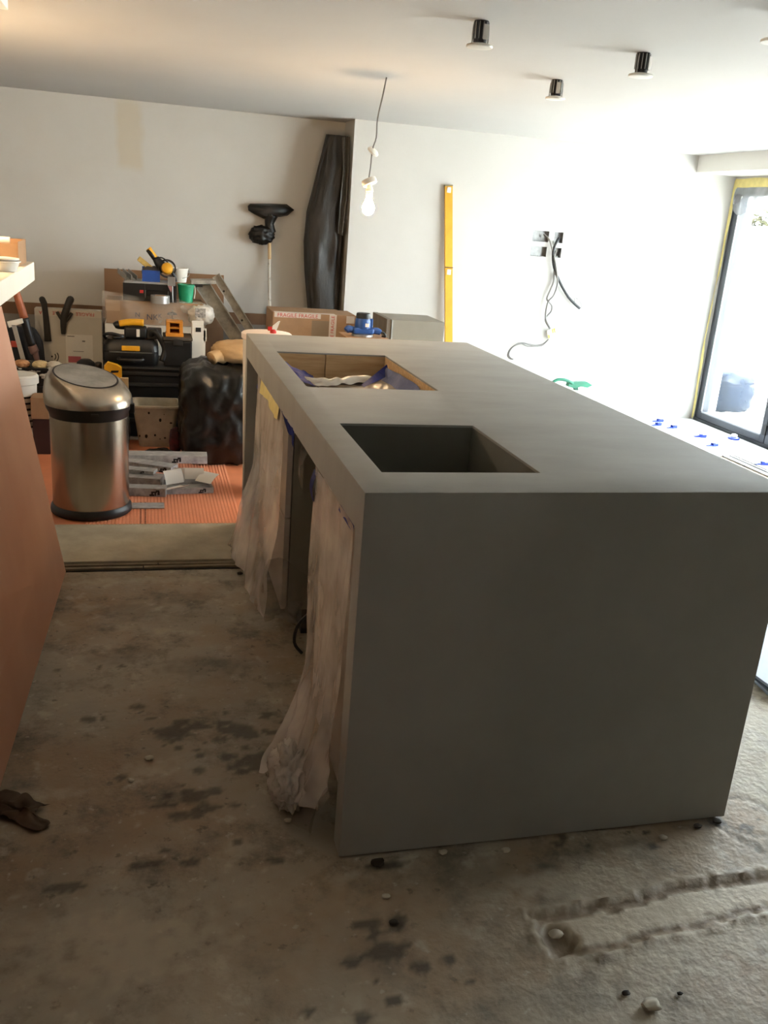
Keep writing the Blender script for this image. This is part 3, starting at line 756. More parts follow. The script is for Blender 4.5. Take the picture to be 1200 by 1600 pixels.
hold = part('lamp_holder', MB().lathe([(.014, .0), (.017, .008), (.017, .032), (.019, .034), (.019, .040), (.015, .052), (.007, .066)], 24, Matrix.Translation(c3)), white_pl, pl, smooth=40)
bl = MB().lathe([(.0015, -.082), (.014, -.079), (.024, -.070), (.030, -.055), (.0305, -.045), (.027, -.030), (.018, -.012), (.0135, .0)], 24, Matrix.Translation(c3+Vector((0, 0, .002))))
part('bulb', bl, emit_mat('bulb_glow', (255, 212, 158), BULB_STRENGTH), pl, smooth=180, label='glowing warm bulb')

pl2 = copy_thing(pl, (-1.32, 2.55, ZC), 'second bare bulb hanging over the left counter, outside the frame')
for ch in pl2.children:
    if ch.name.startswith('bulb'):
        ch.data = ch.data.copy(); ch.data.materials[0] = emit_mat('bright_bulb_glow', (255, 218, 170), BULB_STRENGTH*2.0)

# cables and socket plate on the back wall
yc = YB-.03
def cable(name, px, r, material, label, d0=YB+.01, d1=YB-.03):
    n = len(px); pts = []
    for i, (u, v) in enumerate(px):
        Y = d0 if i == 0 else d1
        pts.append(at(u, v, Y))
    return single(name, MB().tube(pts, r, 8), material, label, 'cable', smooth=180)
cabk = mat('black_cable', (42, 42, 44), .5); cabg = mat('grey_twin_cable', (128, 126, 122), .5)
cable('power_cable', [(873, 372), (866, 386), (864, 402), (866, 418), (873, 437), (888, 464), (906, 482)], .011, cabk, 'thick black cable hanging from the wall socket holes')
cable('loop_wire', [(906, 482), (909, 478), (904, 468), (898, 466), (898, 472), (904, 481)], .003, cabg, 'thin wire loop at the end of the thick black cable', d0=YB-.03)
cable('twin_cable', [(850, 366), (858, 374), (863, 390), (865, 406), (866, 424), (865, 440), (860, 453), (854.5, 466), (858, 472), (862.5, 478), (861, 487), (853, 496), (853, 503), (859, 513)], .007, cabg, 'grey cable winding from the upper left socket hole')
cable('twin_cable', [(869, 392), (866, 402), (868, 412), (870.5, 430), (871, 445), (865, 462), (857.5, 470), (853.5, 484), (853, 499), (860, 513)], .007, cabg, 'grey cable winding from the lower right socket hole', d1=YB-.045)
sk = thing('socket_plate', at(862, 521, YB-.02), 'loose white socket plate with brass tabs hanging from cables', 'socket')
R_ = Matrix.Translation(at(862, 521, YB-.025)) @ Matrix.Rotation(-.35, 4, 'Y')
part('plate', MB().box((-.040, -.008, -.040), (.040, .008, .036), .004, R_), white_pl, sk)
for i, (a_, b_) in enumerate((((.006, -.013, .0), (.014, -.007, .036)), ((.022, -.013, .0), (.030, -.007, .036)), ((-.036, -.012, -.03), (-.024, -.007, .0)))):
    part('brass_tab', MB().box(a_, b_, .001, R_), mat('brass', (212, 170, 70), .35, metal=.8), sk)
cable('flex_cable', [(857.5, 530), (848, 538), (836, 540), (826, 538), (816, 536), (806, 539), (797, 546), (793.5, 555), (797, 560), (802, 561)], .0065, cabg, 'pale flex trailing from the loose socket plate', d0=YB-.03)
cable('flex_cable', [(857, 531), (847, 540), (834, 541), (824, 541), (812, 536), (803, 541), (797, 548), (795.5, 556), (802, 562)], .004, cabg, 'thinner core twisted along the pale flex', d0=YB-.035, d1=YB-.035)

# yellow spirit level leaning on the wall
lt = at(701.5, 291, YB-.03); lb = Vector((lt.x+.15, YB-.10, .02))
w = Vector((1, 0, .09)).normalized()*.029; dpt = Vector((0, .022, 0))
sl = thing('spirit_level', (lb.x, lb.y, 0), 'long yellow spirit level leaning upright against the white wall', 'spirit level')
mb = MB().prism([lb-w, lb+w, lt+w, lt-w], dpt)
part('body', mb, yellow_pl, sl)
ax = (lt-lb)
for f_ in (.985, .64, .15):
    c_ = lb+ax*f_; part('vial_window', MB().box((c_.x-.016, c_.y-.004, c_.z-.02), (c_.x+.016, c_.y+.002, c_.z+.02), .003), white_pl, sl)
part('seam_band', MB().box((lb.x+ax.x*.66-.031, lb.y+ax.y*.66-.004, lb.z+ax.z*.66-.003), (lb.x+ax.x*.66+.031, lb.y+ax.y*.66+.001, lb.z+ax.z*.66+.003)), black_print, sl)
part('end_cap', MB().prism([lt-w*1.06, lt+w*1.06, lt+w*1.06+ax*.006, lt-w*1.06+ax*.006], dpt), mat('grey_cap', (130, 120, 80), .6), sl)

# ================================================================== STEEL BIN
bx, by, br = -.700, 2.61, .176
bin_ = thing('touch_bin', (bx, by, .0168), 'brushed steel bin with sloping domed lid standing on the orange mat', 'bin')
T = Matrix.Translation((bx, by, .0168))
part('body', MB().lathe([(br-.004, .035), (br, .045), (br, .49), (br-.006, .495)], 64, T), steel, bin_, smooth=40)
part('base_ring', MB().lathe([(br+.006, 0), (br+.012, .006), (br+.010, .030), (br+.002, .042), (br-.006, .042)], 64, T), black_pl, bin_, smooth=50)
part('collar', MB().lathe([(br-.004, .455), (br+.001, .47), (br+.004, .485), (br+.016, .508), (br+.018, .528), (br+.006, .53)], 64, T), black_pl, bin_, smooth=50, label='black plastic collar')
# tilted dome
lid = bmesh.new(); seg = 64; rings = []
prof = [(br+.021, .528, 0), (br+.023, .548, .1), (br+.020, .578, .35), (br+.010, .610, .65), (br-.004, .634, .85), (br-.018, .646, .95), (br-.030, .650, 1.0)]
for r, z, k in prof:
    ring = []
    for i in range(seg):
        a = 2*PI*i/seg; c, s = math.cos(a), math.sin(a)
        dz = k*r*(-.16*c+.17*s)
        ring.append(lid.verts.new((bx+r*c-.012*k, by+r*s+.015*k, .014+z+dz)))
    rings.append(ring)
for a, b in zip(rings, rings[1:]):
    for i in range(seg): lid.faces.new((a[i], a[(i+1) % seg], b[(i+1) % seg], b[i]))
lm = MB(); lm.bm.free(); lm.bm = lid
lido = part('lid', lm, steel, bin_, smooth=60)
def tiltdisc(r, dz0, material, name, parent, r_in=None):
    q = MB(); top = []; bot = []
    pts = []
    for i in range(seg):
        a = 2*PI*i/seg; c, s = math.cos(a), math.sin(a)
        pts.append((bx+r*c-.012, by+r*s+.015, .014+.650+dz0+r*(-.16*c+.17*s)))
    if r_in is None:
        v = [q.bm.verts.new(p) for p in pts]; q.bm.faces.new(v)
    else:
        v = [q.bm.verts.new(p) for p in pts]; v2 = []
        for i in range(seg):
            a = 2*PI*i/seg; c, s = math.cos(a), math.sin(a)
            v2.append(q.bm.verts.new((bx+r_in*c-.012, by+r_in*s+.015, .014+.650+dz0+r_in*(-.16*c+.17*s))))
        for i in range(seg): q.bm.faces.new((v[i], v[(i+1) % seg], v2[(i+1) % seg], v2[i]))
    return part(name, q, material, parent)
tiltdisc(br-.030, 0.0, black_pl, 'seal_ring', lido, br-.038)
tiltdisc(br-.038, .002, mat('scuffed_steel', (150, 146, 138), .42, metal=.75, rgb2=(190, 186, 178), vscale=9, bump=.08), 'push_plate', lido)
part('latch', MB().box((bx+br+.004, by-.05, .505), (bx+br+.030, by-.015, .55), .006), black_pl, bin_)
part('logo_plate', MB().box((bx+.02, by-br-.022, .52), (bx+.05, by-br-.018, .53)), dark_pl, bin_)

# ================================================================== ORANGE MAT
om = mat('orange_membrane', (222, 138, 96), .55, var=.08, vscale=4)
mt = thing('uncoupling_mat', (-.55, 2.95, 0), 'orange studded uncoupling mat laid on the floor', 'mat')
mx0, mx1, my0, my1 = -1.5, .35, 2.385, 4.0
part('base_sheet', MB().box((mx0, my0, .0005), (mx1, my1, .0125)), om, mt)
mb = MB(); pit = .0165; vs = []; fs = []
nx = int((.02-(-.72))/pit); ny = int((3.45-my0)/pit)
for i in range(nx):
    for j in range(ny):
        x = -.72+i*pit; y = my0+.003+j*pit; h = pit*.34; cx, cy = x+pit/2, y+pit/2; k = len(vs)
        vs += [(cx-h, cy-h, .0125), (cx+h, cy-h, .0125), (cx+h, cy+h, .0125), (cx-h, cy+h, .0125), (cx-h*.8, cy-h*.8, .0165), (cx+h*.8, cy-h*.8, .0165), (cx+h*.8, cy+h*.8, .0165), (cx-h*.8, cy+h*.8, .0165)]
        fs += [(k+4, k+5, k+6, k+7), (k, k+1, k+5, k+4), (k+1, k+2, k+6, k+5), (k+2, k+3, k+7, k+6), (k+3, k, k+4, k+7)]
mb.faces(vs, fs)
so = part('studs', mb, mat('orange_studs', (244, 172, 134), .5, var=.06, vscale=5), mt, recalc=False); so['kind'] = 'stuff'
lf = MB()
for c in range(2):
    for k in range(30): lf.box((-.475+c*.022, my0+.004+k*.011, .0166), (-.467+c*.022, my0+.009+k*.011, .0172))
part('printed_line', lf, mat('dark_orange_print', (110, 52, 34), .7), mt)

# ================================================================== GREY TILE CARTONS ON THE MAT
gcard = mat('grey_printed_card', (182, 180, 178), .7, rgb2=(140, 138, 136), vscale=22, stretch=(1, 4, 1), detail=3)
gin = mat('pale_card_inside', (240, 236, 228), .8)
def carton(cx, cy, z, lx, ly, h, rz, label, open_top=False, marks=((.25, 0),), flaps=()):
    t = thing('tile_carton', (cx, cy, z), label, 'carton', 'grey tile cartons on the orange mat')
    R = Matrix.Translation((cx, cy, z)) @ Matrix.Rotation(rz, 4, 'Z')
    if not open_top:
        part('sleeve', MB().box((-lx/2, -ly/2, 0), (lx/2, ly/2, h), .002, R), gcard, t)
    else:
        th = .003
        part('tray', MB().box((-lx/2, -ly/2, 0), (lx/2, ly/2, th), 0, R).box((-lx/2, -ly/2, th), (lx/2, -ly/2+th, h), 0, R).box((-lx/2, ly/2-th, th), (lx/2, ly/2, h), 0, R).box((-lx/2, -ly/2+th, th), (-lx/2+th, ly/2-th, h), 0, R).box((lx/2-th, -ly/2+th, th), (lx/2, ly/2-th, h), 0, R), gcard, t)
    for fx, fz in marks:
        m_ = MB()
        for i in range(3): m_.box((fx*lx/2-.028+i*.02, -ly/2-.0012, h*.30), (fx*lx/2-.016+i*.02, -ly/2+.0004, h*.78), 0, R)
        m_.box((fx*lx/2-.032, -ly/2-.0012, h*.16), (fx*lx/2+.030, -ly/2+.0004, h*.24), 0, R)
        part('print', m_, black_print, t)
    for (x, y, a, b, ang, hz) in flaps:
        R2 = R @ Matrix.Translation((x, y, h)) @ Matrix.Rotation(hz, 4, 'Z') @ Matrix.Rotation(ang, 4, 'X')
        part('flap', MB().box((-a/2, 0, -.0015), (a/2, b, .0015), 0, R2), gin, t)
    return t
zf = .0172
def carton_px(p0, p1, ztop, depth, thick, label, ext=0.0, marks=(.6,), flaps=(), open_top=False):
    """carton given by the two ends of its upper front edge"""
    A = atz(p0[0], p0[1], ztop); B = atz(p1[0], p1[1], ztop); d = (B-A); A = A-d.normalized()*ext; L_ = (B-A).length
    rz = math.atan2(d.y, d.x); mid = (A+B)/2; z0_ = ztop-thick
    t = thing('tile_carton', (mid.x, mid.y, z0_), label, 'carton', 'grey tile cartons on the orange mat')
    R = Matrix.Translation((mid.x, mid.y, z0_)) @ Matrix.Rotation(rz, 4, 'Z')
    if open_top:
        th = .003
        part('tray', MB().box((-L_/2, 0, 0), (L_/2, depth, th), 0, R).box((-L_/2, 0, th), (L_/2, th, thick), 0, R).box((-L_/2, depth-th, th), (L_/2, depth, thick), 0, R).box((-L_/2, th, th), (-L_/2+th, depth-th, thick), 0, R).box((L_/2-th, th, th), (L_/2, depth-th, thick), 0, R), gcard, t)
    else:
        part('sleeve', MB().box((-L_/2, 0, 0), (L_/2, depth, thick), .002, R), gcard, t)
    for f in marks:
        x = -L_/2+f*L_; s_ = min(.030, thick*.75); zb_ = thick*.12; m_ = MB()
        for q in ((-.3, -.05, .5, .25), (0, .2, .3, .75), (.25, .5, .95, .75), (.55, 0, .8, .6), (.75, .7, 1.35, 1), (1.05, .15, 1.4, .8)):
            m_.box((x+q[0]*s_, -.0012, zb_+q[1]*s_), (x+q[2]*s_, .0004, zb_+q[3]*s_), 0, R)
        part('print', m_, black_print, t)
    for (x, y, a_, b_, ang, hz) in flaps:
        R2 = R @ Matrix.Translation((x, y, thick)) @ Matrix.Rotation(hz, 4, 'Z') @ Matrix.Rotation(ang, 4, 'X')
        part('flap', MB().grid(lambda u, v: R2 @ Vector((-a_/2+a_*u, b_*v, .012*math.sin(v*2.2))), 4, 6), gin, t, smooth=60)
    return t
carton_px((196, 711), (324, 713), .112, .10, .045, 'long grey carton at the back of the pile, torn at its right end', ext=.30, marks=(.75,))
carton_px((196, 721), (267, 731), .092, .09, .035, 'grey carton fanning out in front of the long back one', ext=.25, marks=(.88,))
carton_px((196, 733), (240, 737), .094, .07, .018, 'thin grey carton on top of the thick middle one', ext=.20, marks=(.8,))
carton_px((196, 745), (250, 749), .072, .11, .050, 'thick grey carton in the middle of the pile', ext=.22, marks=(.4,))
carton_px((256, 764), (334, 762), zf+.030, .17, .030, 'open grey carton tray with white flaps raised', marks=(.72,), open_top=True,
          flaps=((-.09, .03, .12, .085, 2.75, .55), (-.06, .09, .11, .075, 1.0, .45), (-.03, .15, .06, .07, 1.5, -.4), (.045, .165, .11, .06, 1.05, -.12), (.085, .10, .10, .09, .30, -.75)))
carton_px((199, 762), (259, 764), zf+.044, .07, .044, 'grey carton with large print lying next to the steel bin', marks=(.62,))
pa_, pb_ = atz(206, 795, zf), atz(257, 796, zf)
mb = MB().box((pa_.x, pa_.y, zf), (pb_.x, pa_.y+.085, zf+.004), 0)
single('card_sheet', mb, gcard, 'flat grey printed card sheet in front of the cartons', 'card')

# ================================================================== BLACK RUBBISH BAG AND THINGS ROUND IT
bg_ = thing('rubbish_bag', (-.02, 3.62, .0172), 'large shiny black rubbish bag standing by the island end', 'rubbish bag')
part('sack', MB().blob((.01, 3.66, .285), (.245, .27, .285), .13, 3.3, 5.0, 5, True, 2, flat=.0172), black_bag_m, bg_, smooth=180)
part('fold', MB().grid(lambda u, v: Vector((-.15+.35*u, 3.43-.035*math.sin(v*PI)-.02*abs(mnoise.noise(Vector((u*6, v*5, 1)))), .50-.20*v-.04*math.sin(u*4))), 30, 16), black_bag_m, bg_, smooth=180)
sc = at(365, 560, 3.55)
sk2 = thing('paper_sack', (sc.x+.03, 3.62, .565), 'crumpled beige paper sack lying on the black rubbish bag', 'sack')
sackm = mat('beige_paper', (190, 156, 112), .85, var=.1, vscale=9, bump=.12, bscale=18)
part('body', MB().blob((sc.x+.06, 3.62, .650), (.17, .12, .062), .16, 2.4, 2.6, 4, True, 3, flat=.592), sackm, sk2, smooth=180)
part('neck', MB().tube([(sc.x-.06, 3.56, .63), (sc.x-.10, 3.53, .635), (sc.x-.13, 3.51, .622)], .03, 10, radii=[.045, .034, .040]), sackm, sk2, smooth=180)
part('stamp', MB().lathe([(.028, 0), (.028, .002)], 20, Matrix.Translation((sc.x+.05, 3.508, .63)) @ Matrix.Rotation(PI/2-.5, 4, 'X') @ Matrix.Diagonal((1, .55, 1, 1))), mat('faded_stamp', (112, 92, 66), .8), sk2)
# cream builder's bucket (square)
cbk = thing('mixing_bucket', (-.39, 3.88, 0), 'dirty cream square bucket standing behind the grey cartons', 'bucket')
def sq_ring(cx, cy, w, d, z, r=.03, n=5):
    out = []
    for (sx, sy, a0) in ((1, 1, 0), (-1, 1, PI/2), (-1, -1, PI), (1, -1, 1.5*PI)):
        for k in range(n):
            a = a0+PI/2*k/(n-1); out.append(Vector((cx+sx*(w/2-r)+r*math.cos(a), cy+sy*(d/2-r)+r*math.sin(a), z)))
    return out
def loft(mb, rings, cap0=True, cap1=True):
    R = [[mb.bm.verts.new(p) for p in r] for r in rings]; n = len(R[0])
    for a, b in zip(R, R[1:]):
        for i in range(n): mb.bm.faces.new((a[i], a[(i+1) % n], b[(i+1) % n], b[i]))
    if cap0: mb.bm.faces.new(list(reversed(R[0])))
    if cap1: mb.bm.faces.new(R[-1])
    return mb
cx, cy = -.385, 3.92
mb = loft(MB(), [sq_ring(cx, cy, .20, .18, .0126), sq_ring(cx, cy, .27, .25, .262), sq_ring(cx, cy, .29, .27, .263), sq_ring(cx, cy, .29, .27, .275), sq_ring(cx, cy, .262, .242, .275), sq_ring(cx, cy, .195, .175, .022)])
part('shell', mb, cream_pl, cbk, smooth=40)
sp = MB(); rr = random.Random(5)
for k in range(9):
    x = cx+rr.uniform(-.10, .10); z = rr.uniform(.04, .24); y = cy-(.09+.035*(z-.0126)/.25)-.0008
    sp.lathe([(rr.uniform(.003, .009), 0), (.002, .002)], 7, Matrix.Translation((x, y, z)) @ Matrix.Rotation(PI/2, 4, 'X') @ Matrix.Diagonal((1, rr.uniform(.5, 1.8), 1, 1)))
part('splatter', sp, mat('mortar_splash', (44, 38, 32), .9), cbk)
# small clutter between bucket and bag
single('sanding_block', MB().box((-.33, 3.48, .0170), (-.25, 3.54, .038), .004, Matrix.Translation((0, 0, 0))), mat('brick_orange', (150, 82, 48), .8), 'small brown orange block on the mat beside the black bag', 'block')
single('work_glove', MB().blob((-.275, 3.66, .09), (.03, .035, .075), .35, 2.5, 2.5, 3, True, 6, flat=.0131), mat('glove_red', (96, 30, 34), .8, rgb2=(34, 24, 26), vscale=16), 'crumpled dark red glove between cream bucket and black bag', 'glove', smooth=180)
single('mortar_scraps', MB().blob((-.36, 3.64, .024), (.07, .04, .02), .8, 4, 2, 3, True, 7, flat=.0131), mat('mortar_dark', (52, 46, 40), .95), 'little heap of dark mortar scraps before the cream bucket', 'rubble')

# ================================================================== THE PILE OF TOOLS
# low black crate with ridged sides carrying the tool cases
CR = (-.70, .06, 4.12, 4.62, .452)
cr = thing('storage_crate', (-.32, 4.37, 0), 'low wide black ridged storage crate under the tool cases', 'crate')
part('body', MB().box((CR[0]+.02, CR[2]+.02, .0), (CR[1]-.02, CR[3]-.02, CR[4]-.012), .008), black_pl, cr)
for z in (.10, .22, .33, .40):
    part('rib', MB().box((CR[0]+.008, CR[2]+.004, z), (CR[1]-.008, CR[3]-.004, z+.022), .004), dark_pl, cr)
part('lid', MB().box((CR[0], CR[2], CR[4]-.014), (CR[1], CR[3], CR[4]), .005), dark_pl, cr)
zc = CR[4]+.0005
# big tool case
tca = thing('tool_case', (-.52, 4.28, zc), 'black tool case with yellow latch lying on the crate', 'tool case')
x0, x1 = at(160, 545, 4.15).x, at(248, 545, 4.15).x
R = Matrix.Identity(4)
loft_ = loft(MB(), [sq_ring((x0+x1)/2, 4.30, x1-x0-.03, .26, zc, .04), sq_ring((x0+x1)/2, 4.30, x1-x0, .30, zc+.03, .05), sq_ring((x0+x1)/2, 4.30, x1-x0, .30, zc+.085, .05)])
part('tray', loft_, black_pl, tca, smooth=40)
part('lid', loft(MB(), [sq_ring((x0+x1)/2, 4.30, x1-x0, .30, zc+.089, .05), sq_ring((x0+x1)/2, 4.30, x1-x0-.005, .295, zc+.13, .05), sq_ring((x0+x1)/2, 4.30, x1-x0-.06, .25, zc+.16, .05)]), black_pl, tca, smooth=40)
part('seam', MB().box((x0+.04, 4.142, zc+.084), (x1-.04, 4.15, zc+.090)), mat('grey_edge', (96, 96, 94), .5), tca)
part('latch', MB().box(((x0+x1)/2-.055, 4.135, zc+.098), ((x0+x1)/2+.055, 4.152, zc+.128), .004), yellow_pl, tca)
part('handle', MB().tube([((x0+x1)/2-.07, 4.148, zc+.05), ((x0+x1)/2-.065, 4.115, zc+.045), ((x0+x1)/2+.065, 4.115, zc+.045), ((x0+x1)/2+.07, 4.148, zc+.05)], .010, 8, smooth=2), dark_pl, tca, smooth=180)
part('lid_label', MB().box((x1-.13, 4.24, zc+.1605), (x1-.06, 4.30, zc+.1625)), card, tca)
# cordless tool lying on the case
ct2 = thing('cordless_sander', (-.52, 4.3, zc+.161), 'black and yellow cordless power tool lying on the tool case', 'power tool')
zl = zc+.161
part('body', MB().box((x0+.13, 4.22, zl), (x0+.27, 4.33, zl+.075), .018, seg=3), black_pl, ct2, smooth=40)
part('grip', MB().tube([(x0+.10, 4.27, zl+.085), (x0+.17, 4.27, zl+.098), (x0+.25, 4.27, zl+.098)], .022, 12), yellow_pl, ct2, smooth=180)
part('nose', MB().tube([(x0+.15, 4.28, zl+.072), (x0+.09, 4.28, zl+.076), (x0+.07, 4.28, zl+.068)], .022, 10, radii=[.026, .026, .018]), black_pl, ct2, smooth=180)
part('battery', MB().box((x0+.27, 4.23, zl), (x0+.36, 4.33, zl+.065), .008), dark_pl, ct2)
part('sticker', MB().box((x0+.205, 4.2185, zl+.014), (x0+.225, 4.2205, zl+.062)), paper, ct2)
cable_l = MB().tube([(x0+.02, 4.25, zl-.01), (x0+.01, 4.22, zl+.02), (x0+.06, 4.2, zl+.03), (x0+.12, 4.21, zl+.012), (x0+.06, 4.19, zl+.008)], .010, 8)
single('coiled_lead', cable_l, black_pl, 'black lead coiled at the left end of the tool case', 'lead', smooth=180)
# second tool box and orange block
x2, x3 = at(256, 550, 4.18).x, at(300, 550, 4.18).x; zt2 = at(278, 528, 4.18).z
tb = thing('tool_box', ((x2+x3)/2, 4.3, zc), 'upright black tool box with dusty top beside the tool case', 'tool box')
part('body', MB().box((x2, 4.18, zc), (x3, 4.42, zt2-.02), .01), black_pl, tb)
part('lid', MB().box((x2-.004, 4.175, zt2-.018), (x3+.004, 4.425, zt2), .005), mat('dusty_black', (96, 84, 68), .8, rgb2=(50, 46, 40), vscale=10), tb)
part('clip', MB().box(((x2+x3)/2-.03, 4.168, zt2-.05), ((x2+x3)/2+.03, 4.178, zt2-.012), .003), dark_pl, tb)
oa = at(260, 522, 4.22); ob = at(286, 500, 4.22)
oc = thing('battery_charger', ((oa.x+ob.x)/2, 4.27, zt2), 'orange yellow block with slots on top of the black tool box', 'charger')
ocm = mat('amber_plastic', (206, 134, 42), .5, var=.1, vscale=14)
ox0, ox1, oz1 = oa.x, ob.x, zt2+.0005
part('base', MB().box((ox0-.004, 4.22, oz1), (ox1+.004, 4.33, oz1+.022), .003), ocm, oc)
part('column', MB().box((ox0, 4.225, oz1+.022), (ox0+.022, 4.325, oz1+.085), .003), ocm, oc)
part('column', MB().box((ox1-.022, 4.225, oz1+.022), (ox1, 4.325, oz1+.085), .003), ocm, oc)
part('shelf', MB().box((ox0+.022, 4.23, oz1+.05), (ox1-.022, 4.32, oz1+.058)), ocm, oc)
part('top', MB().box((ox0, 4.222, oz1+.085), (ox1, 4.33, oz1+.097), .003), ocm, oc)
part('back', MB().box((ox0+.022, 4.31, oz1+.022), (ox1-.022, 4.325, oz1+.085)), mat('amber_dark', (150, 92, 30), .6), oc)
# hoses / black tool between them
single('black_hose', MB().tube([(x1-.05, 4.25, zl+.02), (x1-.02, 4.22, zl+.05), (x1+.02, 4.21, zl-.005), (x1+.04, 4.20, zl-.06), (x1+.02, 4.19, zc+.03)], .020, 10), black_pl, 'black flexible hose drooping between tool case and tool box', 'hose', smooth=180)
# tall white carton
xa, xb = at(300, 535, 4.26).x, at(320, 535, 4.26).x; zt3 = at(310, 506, 4.26).z
wc = thing('white_carton', ((xa+xb)/2, 4.3, zc), 'tall narrow white carton with a dark hole near its top', 'carton')
part('body', MB().box((xa, 4.26, zc), (xb-.008, 4.37, zt3), .002), white_pl, wc)
part('tab', MB().box((xb-.008, 4.26, zc+.05), (xb+.004, 4.30, zt3-.04)).box((xb-.008, 4.26, zt3-.11), (xb+.01, 4.28, zt3-.03)), white_pl, wc)
part('hole', MB().box((xa+.022, 4.258, zt3-.052), (xa+.056, 4.2602, zt3-.024)), black_print, wc)
part('top_flap', MB().box((xa, 4.26, zt3), (xb-.008, 4.265, zt3+.018)), white_pl, wc)
tr = MB(); tx0, tx1 = at(302, 563, 4.16).x, at(343, 563, 4.16).x
tr.box((xb+.015, 4.14, zc), (tx1+.02, 4.30, zc+.006), .002).box((xb+.015, 4.14, zc+.006), (xb+.02, 4.30, zc+.02)).box((tx1+.015, 4.14, zc+.006), (tx1+.02, 4.30, zc+.02)).box((xb+.02, 4.14, zc+.006), (tx1+.015, 4.145, zc+.02))
single('plastic_tray', tr, mat('grey_white_plastic', (176, 174, 166), .5), 'shallow grey white tray on the crate beside the white carton', 'tray')

# ---- behind: white box carrying the bagged cardboard carton
YK = 4.68
xa, xb = at(163, 480, YK).x, at(325, 480, YK).x
zk = at(240, 508, YK).z
wb = single('white_box', MB().box((xa-.0, YK+.01, 0), (xb-.02, YK+.33, zk-.001), .003), mat('offwhite_box', (206, 200, 188), .7), 'white box standing behind the tool cases under the bagged carton', 'box')
zk2 = at(200, 470, YK).z
kc = thing('cardboard_carton', ((xa+xb)/2, YK+.15, zk), 'brown cardboard carton with umbrella symbols in a clear bag', 'carton')
xm = at(243, 490, YK).x
part('body', MB().box((xa+.01, YK, zk), (xb-.03, YK+.30, zk2), .004), card, kc)
part('flap', MB().box((xa+.01, YK-.002, zk2-.07), (xa+.10, YK-.0005, zk2)), mat('cardboard_light', (176, 142, 108), .85), kc)
# printed symbols
def umbrella(cx, cz, y, s):
    m_ = MB(); pts = [Vector((cx+s*math.cos(PI*i/12), y, cz+s*.6*math.sin(PI*i/12))) for i in range(13)]
    m_.prism(pts, (0, -.0012, 0)); m_.box((cx-.0025, y-.0012, cz-s*.8), (cx+.0025, y, cz)); m_.box((cx-.0025, y-.0012, cz-s*.85), (cx+.012, y, cz-s*.72)); return m_
pu = at(269, 492, YK); part('umbrella_symbol', umbrella(pu.x, pu.z, YK-.0005, .034), black_print, kc)
for (u, v, tx, s) in ((215, 492, 'N', .045), (238, 496, 'NK', .055), (250, 494, 'K', .04)):
    p_ = at(u, v, YK); part('lettering', text_bm(tx, s, facing((p_.x, YK-.001, p_.z))), mat('blue_black_print', (44, 46, 64), .7), kc)
# clear bag over the carton
def bagf(u, v):
    x = xa-.012+(xb-xa-.0)*u
    z = zk+.0+(zk2-zk+.055-.05*u)*v
    y = YK-.012-.022*abs(mnoise.noise(Vector((u*7, v*5, 3))))+(.05*max(0, v-.8)/.2 if v > .8 else 0)
    return Vector((x, y, z))
part('clear_bag', MB().grid(bagf, 60, 26), film_mat('bag_film', (222, 212, 198), .16, .2), kc, smooth=180)
part('bag_bulge', MB().blob((xb-.05, YK+.05, (zk+zk2)/2+.005), (.085, .10, .062), .25, 3.5, 2.6, 4, True, 5), MATS['milky_film'], kc, smooth=180)
pq = at(313, 489, YK-.05)
part('printed_label', MB().box((pq.x-.035, YK-.062, pq.z-.03), (pq.x+.035, YK-.060, pq.z+.032)), mat('news_print', (190, 184, 176), .8, rgb2=(110, 106, 102), vscale=60), kc)
# black machine case on the carton
xa2, xb2 = at(192, 455, YK+.02).x, at(276, 455, YK+.02).x; zb2 = zk2+.0005; zt4 = at(235, 441, YK+.02).z
bc = thing('machine_case', ((xa2+xb2)/2, YK+.12, zb2), 'black case with grey lid and open front slot on the carton', 'case')
yb = YK+.03
part('body', MB().box((xa2, yb+.02, zb2), (xb2, yb+.23, zt4-.012), .006).box((xa2, yb, zb2), (xa2+.145, yb+.02, zt4-.012), .003).box((xb2-.055, yb, zb2), (xb2, yb+.02, zt4-.012), .003).box((xa2+.145, yb, zt4-.055), (xb2-.055, yb+.02, zt4-.012), .003), black_pl, bc)
part('lid', MB().box((xa2+.01, yb-.006, zt4-.012), (xb2-.01, yb+.236, zt4), .003), mat('light_grey_plastic', (150, 148, 146), .5), bc)
part('slot_frame', MB().box((xa2+.143, yb-.003, zb2+.02), (xa2+.149, yb, zt4-.055)).box((xb2-.059, yb-.003, zb2+.02), (xb2-.053, yb, zt4-.055)), mat('grey_edge', (96, 96, 94), .5), bc)
pr_ = at(221, 456, yb); part('red_mark', MB().box((pr_.x-.011, yb-.0015, pr_.z-.008), (pr_.x+.013, yb+.001, pr_.z+.012), 0), red_print, bc)
# tape roll
ptp = at(250, 474, YK+.0)
tr_ = thing('tape_roll', (ptp.x, YK-.0, zk2), 'silver roll of duct tape on the carton before the black case', 'tape roll')
T = Matrix.Translation((ptp.x, YK-.03+.06, zk2+.0005))
part('tape', MB().lathe([(.038, 0), (.062, 0), (.062, .05), (.038, .05), (.038, 0)], 40, Matrix.Translation((ptp.x, yb-.07, zk2+.0005)), close=False), mat('silver_tape', (170, 168, 164), .35, metal=.5), tr_, smooth=40)
part('core', MB().lathe([(.035, 0), (.038, 0), (.038, .05), (.035, .05), (.035, 0)], 32, Matrix.Translation((ptp.x, yb-.07, zk2+.0005)), close=False), card, tr_, smooth=40)
